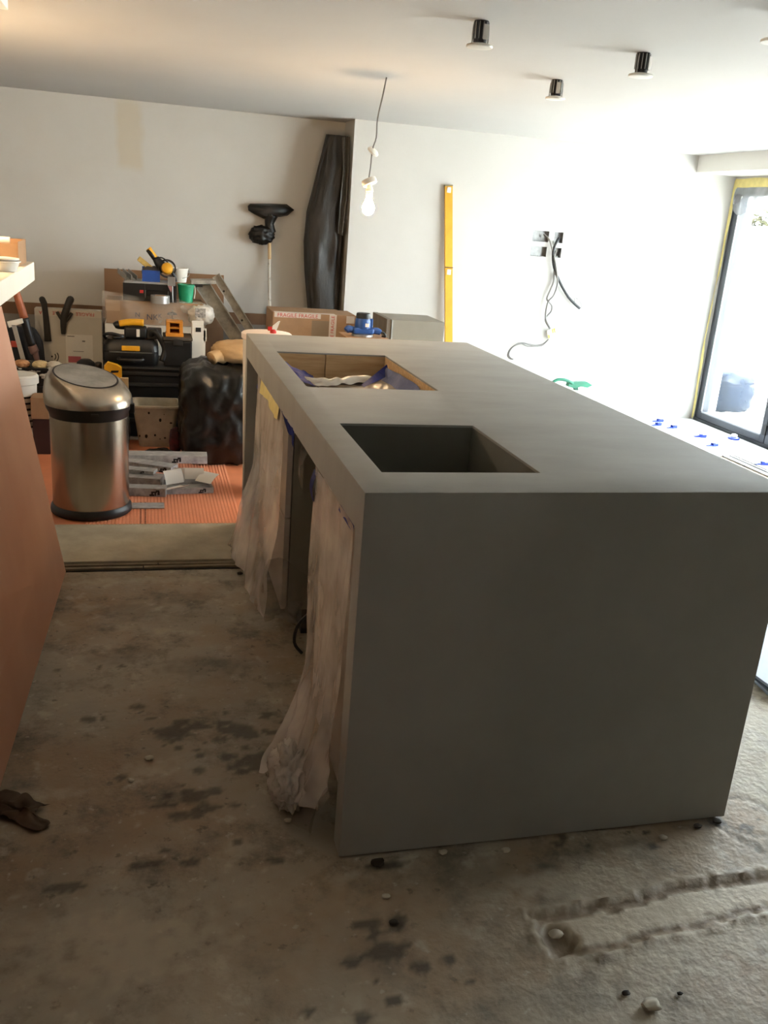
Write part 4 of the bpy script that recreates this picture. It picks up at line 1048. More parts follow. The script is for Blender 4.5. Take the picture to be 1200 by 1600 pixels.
# things on the black case
zq = zt4+.0005
bt = thing('blue_caddy', (at(237, 430, YK+.05).x, YK+.12, zq), 'small blue plastic caddy with sponge on the black case', 'caddy')
xa3, xb3 = at(222, 430, YK+.05).x, at(250, 430, YK+.05).x
th = .005; y0, y1 = YK+.05, YK+.19; h = .075
bcm = mat('blue_plastic', (28, 72, 150), .45, var=.1, vscale=12)
part('tub', MB().box((xa3, y0, zq), (xb3, y1, zq+th)).box((xa3, y0, zq+th), (xb3, y0+th, zq+h)).box((xa3, y1-th, zq+th), (xb3, y1, zq+h*1.2)).box((xa3, y0+th, zq+th), (xa3+th, y1-th, zq+h)).box((xb3-th, y0+th, zq+th), (xb3, y1-th, zq+h)), bcm, bt)
part('cloth', MB().blob(((xa3+xb3)/2, (y0+y1)/2, zq+.06), (.05, .05, .035), .4, 3, 2, 3, True, 2), mat('grey_cloth', (84, 84, 88), .9), bt, smooth=180)
ps = at(224, 421, YK+.1)
single('sponge', MB().box((-.055, -.03, -.016), (.055, .03, .016), .006, Matrix.Translation((ps.x+.012, YK+.13, zq+.112)) @ Matrix.Rotation(.65, 4, 'Y')), mat('yellow_sponge', (206, 176, 104), .95, var=.12, vscale=40, bump=.3), 'yellow sponge tipped in the blue caddy', 'sponge')
prf = alu
for i, (u, lb) in enumerate(((197, 'aluminium channel offcut at the left end of the black case'), (206, 'aluminium channel offcut next to the blue caddy'))):
    p_ = at(u, 432, YK+.04); x = p_.x
    q = MB(); w_ = .036; dy = .20; rise = .085
    for (xx0, xx1, zz0, zz1) in ((0, w_, 0, .003), (0, .003, .003, .035), (w_-.003, w_, .003, .035)):
        q.prism([Vector((x+xx0, YK+.05, zq+zz0)), Vector((x+xx1, YK+.05, zq+zz0)), Vector((x+xx1, YK+.05, zq+zz1)), Vector((x+xx0, YK+.05, zq+zz1))], (-.06, dy, rise*.35))
    single('channel_offcut', q, prf, lb, 'metal profile', 'aluminium channel offcuts')
pgr = [at(232, 388, YK+.10), at(243, 403, YK+.10), at(250, 413, YK+.10), at(258, 422, YK+.10)]
ag = thing('angle_grinder', (pgr[3].x, YK+.1, zq), 'black and yellow angle grinder propped with its handle up', 'angle grinder')
part('grip', MB().tube([pgr[0], pgr[0]*.55+pgr[1]*.45, pgr[1]], .018, 14, radii=[.019, .016, .018]), yellow_pl, ag, smooth=180)
part('grip_underside', MB().tube([pgr[0]+Vector((-.004, -.004, -.008)), pgr[1]+Vector((-.004, -.004, -.008))], .016, 12, smooth=1), black_pl, ag, smooth=180)
part('motor', MB().tube([pgr[1], pgr[2], pgr[3]], .03, 18, radii=[.022, .034, .036]), black_pl, ag, smooth=180)
gc_ = at(261, 420, YK+.06)
part('gear_head', MB().lathe([(.036, 0), (.040, .01), (.034, .035), (.014, .045)], 28, Matrix.Translation(gc_+Vector((0, .0, 0))) @ Matrix.Rotation(PI/2-.25, 4, 'X')), yellow_pl, ag, smooth=40)
part('guard', MB().lathe([(.052, 0), (.060, 0), (.060, -.03), (.052, -.03), (.052, 0)], 36, Matrix.Translation(gc_+Vector((0, .008, .004))) @ Matrix.Rotation(PI/2-.25, 4, 'X'), close=False), black_pl, ag, smooth=40)
part('side_handle', MB().tube([gc_+Vector((.03, .0, -.02)), gc_+Vector((.05, .01, -.05)), Vector((gc_.x+.055, gc_.y+.02, zq+.012))], .012, 8), black_pl, ag, smooth=180)
part('cord', MB().tube([pgr[1]+Vector((0, -.02, 0)), pgr[1]+Vector((.045, -.03, .005)), pgr[1]+Vector((.085, -.03, -.03)), pgr[1]+Vector((.09, -.03, -.075))], .005, 6), black_pl, ag, smooth=180)
# white tub and green tub
pwt = at(285, 431, YK+.12); zgt = zt4+.0005
wt = thing('white_tub', (pwt.x, YK+.16, zgt), 'white plastic tub standing behind the angle grinder', 'tub')
part('body', MB().lathe([(.048, 0), (.060, .085), (.064, .086), (.064, .094), (.058, .094), (.046, .006)], 32, Matrix.Translation((pwt.x-.02, YK+.17, zgt))), white_pl, wt, smooth=40)
part('handle', MB().tube([(pwt.x+.042, YK+.17, zgt+.09), (pwt.x+.045, YK+.12, zgt+.05), (pwt.x+.0, YK+.10, zgt+.03)], .002, 6), alu, wt, smooth=180)
pgt = at(290, 458, YK+.03)
gt = thing('green_tub', (pgt.x, YK+.06, zk2), 'green plastic tub standing on the carton beside the black case', 'tub')
zgb = zk2+.0005
part('body', MB().lathe([(.045, 0), (.055, .115), (.059, .116), (.059, .122), (.052, .122), (.043, .006)], 32, Matrix.Translation((pgt.x+.004, YK+.075, zgb))), mat('green_plastic', (26, 150, 106), .45, var=.08, vscale=10), gt, smooth=40)
part('hook', MB().tube([(pgt.x+.062, YK+.07, zgb+.115), (pgt.x+.066, YK+.065, zgb+.08), (pgt.x+.060, YK+.065, zgb+.03)], .003, 6), white_pl, gt, smooth=180)
pcg = at(267, 440, YK+.0)
cg = thing('caulking_gun', (pcg.x, YK, zk2), 'grey sealant gun hooked over the right end of the black case', 'sealant gun')
part('frame', MB().box((pcg.x-.022, YK+.008, pcg.z-.03), (pcg.x+.03, YK+.022, pcg.z+.03), .004), mat('grey_paint', (130, 126, 122), .5), cg)
part('trigger', MB().prism([Vector((pcg.x-.02, YK+.012, pcg.z-.03)), Vector((pcg.x+.012, YK+.012, pcg.z-.03)), Vector((pcg.x+.002, YK+.012, pcg.z-.075))], (0, .008, 0)), mat('pinkish_metal', (170, 120, 120), .5), cg)
part('rod', MB().tube([(pcg.x+.01, YK+.014, pcg.z-.03), (pcg.x+.014, YK+.014, zk2+.002)], .004, 8, smooth=1), alu, cg)

# ---- boards leaning along the recess wall
def lean(name, x0, x1, ztop, yfoot, ytop, th, material, label, cat='board'):
    P = [Vector((x0, yfoot, 0)), Vector((x1, yfoot, 0)), Vector((x1, ytop, ztop)), Vector((x0, ytop, ztop))]
    return single(name, MB().prism(P, (0, th, 0.0)), material, label, cat)
lean('hardboard_sheet', -2.0, .46, .685, 5.26, 5.335, .012, card_d, 'long brown board leaning low along the recess wall')
lean('grey_sheet', -2.0, .60, .605, 5.21, 5.295, .012, card_g, 'long grey board leaning in front of the brown board')
xa, xb = at(163, 440, 5.22).x, at(350, 440, 5.22).x; ztp = (at(165, 418, 5.22).z+at(345, 432, 5.22).z)/2
lean('cardboard_sheet', xa, xb, ztp, 5.10, 5.24, .008, mat('tall_brown_card', (140, 106, 76), .85, var=.05, vscale=4), 'tall brown cardboard sheet leaning behind the tool pile')

# ---- white flat box with upside-down FRAGILE tape
YW = 5.02
xa, xb = at(56, 540, YW).x, at(160, 540, YW).x; zt5 = at(108, 484, YW).z
fb = thing('flat_box', ((xa+xb)/2, YW+.05, 0), 'white flat box with upside-down FRAGILE tape leaning by the wall', 'box')
part('carton', MB().box((xa, YW, 0), (xb, YW+.10, zt5), .004), mat('white_carton_board', (196, 190, 178), .75, var=.03), fb)
part('tape', MB().box((xa+.002, YW-.0012, zt5-.048), (xb-.002, YW, zt5-.002)), mat('clear_tape', (206, 198, 184), .35), fb)
part('lettering', text_bm('FRAGILE   FRAGILE   FRA', .034, facing(((xa+xb)/2-.01, YW-.002, zt5-.026), PI)), red_print, fb)
pa, pb = at(103, 546, YW), at(145, 546, YW); pz0, pz1 = at(124, 569, YW).z, at(124, 523, YW).z
part('delivery_note', MB().box((pa.x, YW-.0016, pz0), (pb.x, YW-.0002, pz1)), paper, fb)
part('note_stripe', MB().box((pa.x+.014, YW-.0026, pz0+.012), (pa.x+.10, YW-.0016, pz0+.055)), mat('dull_pink', (176, 92, 98), .8), fb)
part('note_print', MB().box((pa.x+.012, YW-.0026, pz1-.016), (pa.x+.06, YW-.0016, pz1-.010)).box((pb.x-.07, YW-.0026, pz1-.05), (pb.x-.05, YW-.0016, pz1-.04)).box((pa.x+.05, YW-.0026, pz1-.12), (pa.x+.12, YW-.0016, pz1-.116)), mat('grey_print', (120, 116, 112), .8), fb)
ps_ = at(83, 557, YW)
sm = MB()
for r_, a0, a1 in ((.028, -.7, .7), (.046, -.7, .7)):
    for i in range(8):
        a = a0+(a1-a0)*i/8; sm.box((-.003, -.0006, -.005), (.003, .0006, .005), 0, Matrix.Translation((ps_.x-.01+r_*math.cos(a), YW-.001, ps_.z+r_*math.sin(a))) @ Matrix.Rotation(-a, 4, 'Y'))
sm.box((ps_.x-.012, YW-.0016, ps_.z-.006), (ps_.x-.002, YW-.0004, ps_.z+.006))
part('handling_symbol', sm, black_print, fb)
# two dark clamps hooked over that box
h1 = [at(72, 482, YW-.02), at(66, 473, YW+.04), at(68, 467, YW+.03)]
hk = single('rubber_strap', MB().tube([at(70, 475, YW+.06), at(66, 468, YW+.02), at(69, 476, YW-.03), at(71, 490, YW-.03), at(73, 510, YW-.03), at(75, 533, YW-.03)], .018, 10, radii=[.018, .022, .02, .019, .021, .024]), mat('dark_rubber', (38, 34, 28), .7), 'thick dark strap hooked over the left of the white flat box', 'strap', smooth=180)
hk2 = thing('bar_clamp', at(101, 500, YW), 'dark clamp with two prongs hooked over the white flat box', 'clamp')
hm = mat('dark_iron', (40, 35, 29), .6)
part('bar', MB().tube([at(108, 474, YW+.07), at(110, 468, YW+.02), at(105, 480, YW-.03), at(100, 495, YW-.03), at(99, 510, YW-.03), at(99, 522, YW-.03)], .02, 10, radii=[.02, .026, .024, .024, .020, .014]), hm, hk2, smooth=180)
part('prong', MB().tube([at(98, 502, YW-.03), at(93, 494, YW-.03), at(89, 487, YW-.03)], .011, 8), hm, hk2, smooth=180)
part('prong', MB().tube([at(102, 503, YW-.03), at(108, 496, YW-.03), at(112, 489, YW-.03)], .011, 8), hm, hk2, smooth=180)

# ---- left corner tools
YT = 4.55
hd = thing('pick_handle', (at(45, 545, YT).x, YT, .0), 'orange brown wooden tool handle with black grip in the corner', 'tool')
wood = mat('oiled_wood', (160, 92, 58), .55, var=.12, vscale=10)
hp = [at(22, 445, YT), at(28, 465, YT), at(38, 497, YT)]
part('handle', MB().tube(hp, .022, 12, radii=[.020, .024, .026]), wood, hd, smooth=180)
part('grip', MB().tube([at(38, 497, YT), at(44, 520, YT), at(50, 540, YT)], .024, 12, radii=[.028, .026, .026]), black_pl, hd, smooth=180)
e_ = at(50, 540, YT)
part('socket', MB().tube([e_, at(54, 550, YT), at(58, 562, YT), Vector((e_.x+.12, YT, .01))], .02, 10, radii=[.028, .03, .016, .014]), mat('rosy_metal', (124, 96, 90), .5), hd, smooth=180)
tl = thing('trowel_hawk', (at(25, 530, 4.45).x, 4.45, .0), 'white plaster-splashed angle tool standing in the corner', 'tool')
a_, b_, c_ = at(10, 502, 4.45), at(34, 500, 4.45), at(36, 566, 4.45)
part('head', MB().prism([at(11, 503, 4.45), at(34, 498, 4.45), at(36, 505, 4.45), at(14, 512, 4.45)], (0, .03, 0)), white_pl, tl)
f_ = at(21, 508, 4.45); g_ = at(36, 568, 4.45); s_ = (g_-f_)
part('blade', MB().prism([f_+Vector((-.012, 0, 0)), f_+Vector((.014, 0, 0)), f_+s_*2.6+Vector((.03, 0, 0)), f_+s_*2.6+Vector((0, 0, 0))], (0, .012, 0)), mat('plaster_splash', (170, 166, 158), .8, var=.12, vscale=20), tl)
db = thing('tool_bag', (at(30, 540, 4.6).x, 4.66, 0), 'dark canvas tool bag in the corner behind the paint tub', 'bag')
part('body', MB().blob((at(26, 545, 4.62).x, 4.74, .27), (.15, .12, .30), .10, 3, 4, 4, True, 8, flat=.001), mat('dark_canvas', (30, 32, 36), .85, var=.2, vscale=12), db, smooth=180)
p_ = at(22, 538, 4.58); part('red_tag', MB().box((p_.x-.02, 4.585, p_.z-.02), (p_.x+.02, 4.60, p_.z+.02), .004), mat('orange_red', (170, 64, 48), .6), db)

# ---- paint tub with rags on a dark crate, bucket, boxes beside the bin
YP = 4.05
xa, xb = at(22, 590, YP).x, at(88, 590, YP).x; zpt = at(55, 575, YP).z
pcz = zpt-.115
single('black_crate', MB().box((xa-.06, YP+.01, 0), (xb-.03, YP+.26, pcz-.001), .006), dark_pl, 'dark crate carrying the paint tub in the corner', 'crate')
pt = thing('paint_tub', ((xa+xb)/2, YP+.13, pcz), 'black rectangular tub with white plaster smears full of rags', 'tub')
cx, cy, w_ = (xa+xb)/2, YP+.13, xb-xa
part('shell', loft(MB(), [sq_ring(cx, cy, w_-.07, .22, pcz), sq_ring(cx, cy, w_-.015, .26, pcz+.10), sq_ring(cx, cy, w_+.01, .28, pcz+.10), sq_ring(cx, cy, w_+.01, .28, pcz+.115), sq_ring(cx, cy, w_-.02, .25, pcz+.115), sq_ring(cx, cy, w_-.08, .21, pcz+.01)]), black_pl, pt, smooth=40)
sm = MB(); rr = random.Random(11)
for k in range(26):
    x = cx+rr.uniform(-.5, .45)*w_*.85; z = pcz+rr.uniform(.045, .11); y = cy-.11-.02*(z-pcz)/.10-.004-.0001*k
    sm.lathe([(rr.uniform(.008, .02), -.002), (.004, .004)], 7, Matrix.Translation((x, y-.002, z)) @ Matrix.Rotation(PI/2, 4, 'X') @ Matrix.Diagonal((1.4, rr.uniform(.4, .9), 1, 1)))
part('plaster_smear', sm, mat('plaster_white', (190, 186, 178), .9), pt)
for i, (dx, rgb, lb) in enumerate(((-.09, (176, 128, 88), 'brownish rag at the left in the paint tub'), (.02, (206, 184, 140), 'cream rag in the middle of the paint tub'), (.10, (190, 182, 166), 'greyish rag at the right in the paint tub'))):
    single('rag', MB().blob((cx+dx, cy-.01*i, pcz+.115), (.042, .055, .022), .3, 2.5, 2, 4, True, 12+i), mat('rag_%d' % i, rgb, .9, var=.1, vscale=15), lb, 'rag', 'rags in the paint tub', smooth=180)
# white bucket with lid
pbk = at(36, 600, 3.72); zbt = at(36, 588, 3.72).z
wbk = thing('white_bucket', (pbk.x-.02, 3.78, .0126), 'white lidded bucket with dark side print beside the leaning board', 'bucket')
T = Matrix.Translation((pbk.x-.035, 3.80, .0126)); hh = zbt-.0126
part('body', MB().lathe([(.085, 0), (.10, hh-.06), (.10, hh-.045)], 36, T), white_pl, wbk, smooth=40)
part('lid', MB().lathe([(.102, hh-.055), (.112, hh-.05), (.112, hh-.01), (.10, hh), (.08, hh-.004)], 36, T), white_pl, wbk, smooth=40)
pn = MB()
for k in range(6):
    pn.lathe([(.0965+.0025*k/6, hh*.30+k*.035), (.0975+.0025*k/6, hh*.30+k*.035+.012)], 36, T, close=False)
part('side_print', pn, black_print, wbk)
xa, xb = at(48, 640, 3.62).x, at(70, 640, 3.62).x; z1 = at(58, 622, 3.62).z; zmid = at(58, 655, 3.62).z
single('maroon_box', MB().box((xa+.005, 3.63, .0126), (xb+.02, 3.76, zmid-.001), .003), mat('maroon_card', (62, 34, 30), .8), 'dark maroon box on the mat under the small brown box', 'box')
single('small_brown_box', MB().box((xa, 3.62, zmid), (xb+.02, 3.77, z1), .003), card, 'small brown box stacked on the maroon box behind the bin', 'box')
# cream carton, black round case, yellow tool, beige panel between bin and pile
ztx = at(118, 572, 4.5).z
crt = thing('cream_carton', (at(118, 582, 4.5).x, 4.55, 0), 'small cream carton with slot in front of the white flat box', 'carton')
xa, xb = at(105, 582, 4.5).x, at(132, 582, 4.5).x
part('body', MB().box((xa, 4.5, 0), (xb, 4.62, ztx), .003), cream_pl, crt)
part('slot', MB().box((xa+.03, 4.4985, ztx-.03), (xb-.02, 4.5002, ztx-.02)), mat('pale_slot', (226, 220, 200), .7), crt)
pb_ = at(146, 581, 4.35)
hl = thing('vacuum_head', (pb_.x, 4.4, 0), 'round black machine drum between flat box and tool case', 'machine')
part('drum', MB().lathe([(.05, 0), (.065, .04), (.065, pb_.z), (.055, pb_.z+.05), (.03, pb_.z+.068)], 32, Matrix.Translation((pb_.x-.05, 4.42, 0))), black_pl, hl, smooth=50)
part('spout', MB().tube([(pb_.x-.02, 4.36, pb_.z), (pb_.x+.03, 4.30, pb_.z+.02), (pb_.x+.035, 4.28, pb_.z+.07)], .022, 10), mat('grimy_metal', (62, 56, 52), .5, metal=.4), hl, smooth=180)
YY = 4.0
ya, yb_ = at(163, 585, YY), at(190, 585, YY); zy1 = at(176, 571, YY).z; zy0 = at(176, 598, YY).z
single('grey_tote', MB().box((ya.x-.02, YY-.01, .0126), (yb_.x+.0, YY+.10, zy0-.001), .006), dark_pl, 'dark tote under the yellow tool behind the steel bin', 'tote')
yt = thing('yellow_jigsaw', ((ya.x+yb_.x)/2, YY+.04, zy0), 'yellow power tool with open grip behind the steel bin', 'power tool')
w_ = yb_.x-ya.x; h_ = zy1-zy0
part('shell', MB().prism([Vector((ya.x+a*w_, YY, zy0+b*h_)) for a, b in ((0, .0), (.85, .0), (1, .25), (1, .85), (.75, 1), (.2, 1.15), (.0, .95))], (0, .06, 0)), yellow_pl, yt)
part('grip_opening', MB().prism([Vector((ya.x+a*w_, YY-.001, zy0+b*h_)) for a, b in ((.35, .55), (.8, .6), (.85, .72), (.4, .70))], (0, .0008, 0)), black_print, yt)
part('shoe', MB().box((ya.x+.0, YY-.008, zy0-.0), (ya.x+w_*.8, YY+.07, zy0+.008)), dark_pl, yt)
xa, xb = at(188, 620, 3.9).x, at(201, 620, 3.9).x
single('beige_panel', MB().box((xa, 3.9, .0126), (xb, 3.93, at(194, 591, 3.9).z), .002), mat('beige_board', (190, 164, 124), .8, var=.06), 'narrow upright beige board behind the steel bin', 'board')
single('dark_bin_bag', MB().blob((-.605, 3.78, .13), (.06, .06, .12), .2, 3, 3, 4, True, 14, flat=.0126), black_bag_m, 'small black bag slumped left of the cream bucket', 'bag', smooth=180)

# ---- aluminium step ladder leaning behind the pile
la = at(320, 441, 4.95); lb_ = at(386, 545, 4.95); d_ = (lb_-la).normalized(); ln = (la.z-.02)/-d_.z
ld = thing('step_ladder', (la.x+.3, 4.98, 0), 'paint-spotted aluminium step ladder leaning on its side by the pile', 'ladder')
ldm = mat('spotted_aluminium', (188, 184, 174), .45, metal=.15, rgb2=(140, 136, 126), vscale=26, lo=.3, hi=.75)
nrm = Vector((-d_.z, 0, d_.x)); nrm = nrm if nrm.x > 0 else -nrm
def rail(o0, wd, y0, y1, name):
    a = la+nrm*o0; P = [a, a+nrm*wd, a+nrm*wd+d_*ln, a+d_*ln]
    P = [Vector((p.x, y0, max(p.z, .002))) for p in P]
    return part(name, MB().prism(P, (0, y1-y0, 0)), ldm, ld)
rail(-.075, .006, 4.86, 4.93, 'rail'); rail(-.069, .092, 4.92, 4.93, 'rail_web'); rail(.023, .006, 4.86, 4.93, 'rail')
rail(.062, .005, 4.90, 4.95, 'rear_rail'); rail(.067, .050, 4.94, 4.95, 'rear_rail_web'); rail(.117, .005, 4.90, 4.95, 'rear_rail')
for k in range(5):
    c_ = la+d_*(.12+.24*k)
    if c_.z < .05: break
    part('tread', MB().box((-.05, 0, -.012), (.03, .16, .012), .002, Matrix.Translation((c_.x, 4.93, c_.z)) @ Matrix.Rotation(-math.atan2(d_.z, d_.x), 4, 'Y')), ldm, ld)
    part('rivet', MB().lathe([(.008, 0), (.006, .004)], 10, Matrix.Translation((c_.x+nrm.x*.08, 4.94, c_.z+nrm.z*.08)) @ Matrix.Rotation(PI/2, 4, 'X')), dark_pl, ld)
part('top_cap', MB().box((-.10, -.02, -.012), (.07, .14, .014), .004, Matrix.Translation((la.x-.0, 4.88, la.z+.006)) @ Matrix.Rotation(-.06, 4, 'Y')), ldm, ld)
part('cap_bracket', MB().box((la.x-.085, 4.855, la.z-.028), (la.x-.02, 4.865, la.z-.008), .002), dark_pl, ld)

# ---- broom with a bagged head
bp0 = at(421, 378, 5.31); 
br_ = thing('broom', (bp0.x+.04, 5.28, 0), 'broom standing upside down, head wrapped in black plastic', 'broom')
pole = [Vector((bp0.x+.045, 5.13, 0)), at(421.5, 480, 5.225), at(421, 400, 5.31), at(422, 350, 5.32)]
part('pole', MB().tube(pole, .011, 12, smooth=2), mat('speckled_white_pole', (206, 202, 192), .5, rgb2=(120, 112, 98), vscale=24, lo=.55, hi=.75), br_, smooth=60)
part('pole_end', MB().tube([at(421.3, 405, 5.305), at(421, 375, 5.312)], .0135, 12, smooth=1), mat('pale_wood', (206, 178, 134), .6), br_, smooth=60)
hp = [(387, 322), (391, 318), (420, 318), (448, 319), (460, 328), (449, 337), (437, 339), (425, 338), (412, 342), (396, 334), (388, 329)]
def thick_outline(mb, px, Y0, Y1, amp=.0):
    """pillow-like body with a given outline: centre ridge bulging towards the front and the back"""
    pts = [at(u, v, (Y0+Y1)/2) for u, v in px]; c = sum(pts, Vector())/len(pts); n = len(pts)
    ringm = [mb.bm.verts.new(p) for p in pts]
    rf = [mb.bm.verts.new(c+(p-c)*.72+Vector((0, (Y0-Y1)/2*.85+amp*mnoise.noise(p*9), 0))) for p in pts]
    rb = [mb.bm.verts.new(c+(p-c)*.72+Vector((0, (Y1-Y0)/2*.85, 0))) for p in pts]
    cf = mb.bm.verts.new(c+Vector((0, (Y0-Y1)/2, 0))); cb_ = mb.bm.verts.new(c+Vector((0, (Y1-Y0)/2, 0)))
    for i in range(n):
        j = (i+1) % n
        mb.bm.faces.new((ringm[i], ringm[j], rf[j], rf[i])); mb.bm.faces.new((rf[i], rf[j], cf))
        mb.bm.faces.new((ringm[j], ringm[i], rb[i], rb[j])); mb.bm.faces.new((rb[j], rb[i], cb_))
    return mb
blk = mat('matt_black_plastic', (12, 12, 12), .4, bump=.3, bscale=25)
part('head', thick_outline(MB(), hp, 5.27, 5.36), blk, br_, smooth=50)
part('neck_wrap', MB().tube([at(424, 336, 5.31), at(421, 350, 5.31), at(424, 364, 5.31)], .04, 12, radii=[.05, .034, .036]), blk, br_, smooth=180)
wq = at(409, 367, 5.30); part('plastic_knot', MB().blob((wq.x, 5.30, wq.z), (.080, .045, .058), .35, 3.2, 2.2, 4, True, 21), blk, br_, smooth=180)

# ---- black sheet wrapped round something tall, leaning in the recess corner
Ls = [(509.6, 213), (501.7, 245), (490.5, 288), (479, 333), (474.7, 378), (476, 416), (481.5, 492)]
Rs = [(551, 210), (550.5, 245), (550, 288), (547, 335), (544.5, 382), (541, 430), (535.4, 492)]
YS = 5.19
Lw = [at(u, v, YS) for u, v in Ls]; Rw = [at(u, v, YS) for u, v in Rs]
for p_ in Rw: p_.x = min(p_.x, .992)
Lw.append(Vector((Lw[-1].x+.03, YS, .004))); Rw.append(Vector((min(Rw[-1].x, .985), YS, .004)))
def interp(P, t):
    k = t*(len(P)-1); i = min(int(k), len(P)-2); f = k-i; return P[i]*(1-f)+P[i+1]*f
bs = thing('tarpaulin', ((Lw[-1].x+Rw[-1].x)/2, YS, 0), 'tall dark tarpaulin bundle leaning upright in the wall corner', 'tarpaulin')
mb = MB(); NV, NU = 70, 48; rings = []
for j in range(NV+1):
    t = j/NV; l = interp(Lw, t); r = interp(Rw, t); z = (l.z+r.z)/2; w_ = (r.x-l.x)/2; cx = (l.x+r.x)/2; ring = []
    dep = .07+.05*min(1, t*2)
    for i in range(NU):
        a = 2*PI*i/NU; c, s = math.cos(a), math.sin(a)
        fo = 0
        if s < 0: fo = .030*abs(mnoise.noise(Vector((c*4.5+t*1.5, t*2.2, 1)))) + .012*abs(mnoise.noise(Vector((c*12, t*6, 2))))
        ring.append(mb.bm.verts.new((cx+w_*math.copysign(abs(c)**.6, c), YS+.02+dep*s+fo*2.0-.02, z if j else z+.004*s)))
    rings.append(ring)
for a, b in zip(rings, rings[1:]):
    for i in range(NU): mb.bm.faces.new((a[i], a[(i+1) % NU], b[(i+1) % NU], b[i]))
mb.bm.faces.new(rings[0]); mb.bm.faces.new(list(reversed(rings[-1])))
tarp = mat('dark_tarpaulin', (46, 41, 36), .5, rgb2=(30, 28, 26), vscale=7, bump=.25, bscale=16, stretch=(2, 2, .7))
part('wrap', mb, tarp, bs, smooth=180)
part('loose_flap', MB().grid(lambda u, v: interp([at(534, 215, 5.10), at(535, 262, 5.09), at(531, 310, 5.08), at(527, 364, 5.08)], v)*(1-u)+interp([at(546, 214, 5.10), at(546, 262, 5.09), at(544, 310, 5.085), at(537, 370, 5.085)], v)*u+Vector((0, -.016*math.sin(u*9+v*2)-.01, 0)), 16, 30), mat('tarpaulin_light', (72, 66, 58), .45, var=.12, vscale=14, bump=.25, bscale=30), bs, smooth=180)

# ---- things behind the island
YF = 4.4
xa, xb = at(426, 505, YF).x, at(530, 505, YF).x; zt6 = at(480, 490, YF).z
fc = thing('fragile_carton', ((xa+xb)/2, YF+.2, 0), 'brown carton with red and white FRAGILE tape behind the island', 'carton')
part('body', MB().box((xa, YF, 0), (xb+.05, YF+.36, zt6), .004).box((xb+.045, YF+.062, 0), (xb+.13, YF+.36, zt6-.005), .003), card, fc)
part('top_tape', MB().box((xa+.01, YF-.0014, zt6-.032), (xb-.13, YF+.0, zt6-.001)).box((xa+.01, YF, zt6), (xb-.03, YF+.05, zt6+.0012)), mat('white_tape', (208, 198, 186), .4), fc)
part('lettering', text_bm('FRAGILE FRAGILE', .036, facing(((xa+xb)/2-.06, YF-.002, zt6-.018))), red_print, fc)
xs_ = at(485, 505, YF).x+.13
part('side_tape', MB().box((xs_, YF-.0014, zt6-.22), (xs_+.05, YF, zt6)), mat('white_tape', (208, 198, 186), .4), fc)
part('lettering', text_bm('FRAGILE FRAGILE', .032, facing((xs_+.025, YF-.002, zt6-.13), PI/2)), red_print, fc)
part('corner_tape', MB().box((xb+.052, YF+.06, zt6-.06), (xb+.12, YF+.061, zt6-.01)), mat('white_tape', (208, 198, 186), .4), fc)
part('grey_patch', MB().box((xs_-.12, YF-.001, 0.3), (xs_-.002, YF, zt6-.044)), mat('taupe_card', (136, 118, 96), .85), fc)
# cardboard column with a blue power tool on it
YU = 3.3
zb_ = at(570, 529, YU).z
bxs = single('low_carton', MB().box((at(548, 530, YU).x-.02, YU-.02, 0), (at(600, 530, YU).x+.04, YU+.26, zb_-.001), .004), card, 'carton behind the island carrying the blue power tool', 'carton')
bp_ = at(567, 515, YU+.09)
bt_ = thing('blue_router', (bp_.x, YU+.1, zb_), 'blue power tool with black cap standing behind the island', 'power tool')
bm_ = mat('tool_blue', (34, 74, 138), .4, var=.1, vscale=12)
T = Matrix.Translation((bp_.x, YU+.1, zb_))
kz = at(567, 489, YU+.09).z-zb_
part('foot', MB().lathe([(.062, 0), (.062, .012), (.040, .018)], 32, T), alu, bt_, smooth=40)
part('motor', MB().lathe([(.045, .045), (.047, .055), (.044, kz-.038), (.041, kz-.03)], 32, T), bm_, bt_, smooth=40)
part('cap', MB().lathe([(.041, kz-.031), (.043, kz-.026), (.040, kz-.003), (.034, kz)], 32, T), black_pl, bt_, smooth=40)
part('carriage', MB().box((-.062, -.042, .016), (.062, .042, .05), .012, T, 3), bm_, bt_, smooth=40)
part('handle', MB().tube([(bp_.x-.055, YU+.09, zb_+.034), (bp_.x-.085, YU+.085, zb_+.040), (bp_.x-.100, YU+.08, zb_+.030)], .02, 12, radii=[.018, .022, .018]), bm_, bt_, smooth=180)
part('handle', MB().tube([(bp_.x+.055, YU+.09, zb_+.034), (bp_.x+.085, YU+.085, zb_+.034), (bp_.x+.105, YU+.08, zb_+.026)], .02, 12, radii=[.018, .02, .015]), bm_, bt_, smooth=180)
part('rating_plate', MB().box((.004, -.0465, kz-.075), (.026, -.0445, kz-.055), 0, T), paper, bt_)
part('cord', MB().tube([(bp_.x+.10, YU+.08, zb_+.03), (bp_.x+.125, YU+.08, zb_+.025), (bp_.x+.135, YU+.08, zb_+.006), (bp_.x+.12, YU+.1, zb_+.004)], .006, 8), black_pl, bt_, smooth=180)
part('lever', MB().box((.040, -.02, .05), (.056, .0, kz-.03), .004, T), bm_, bt_)
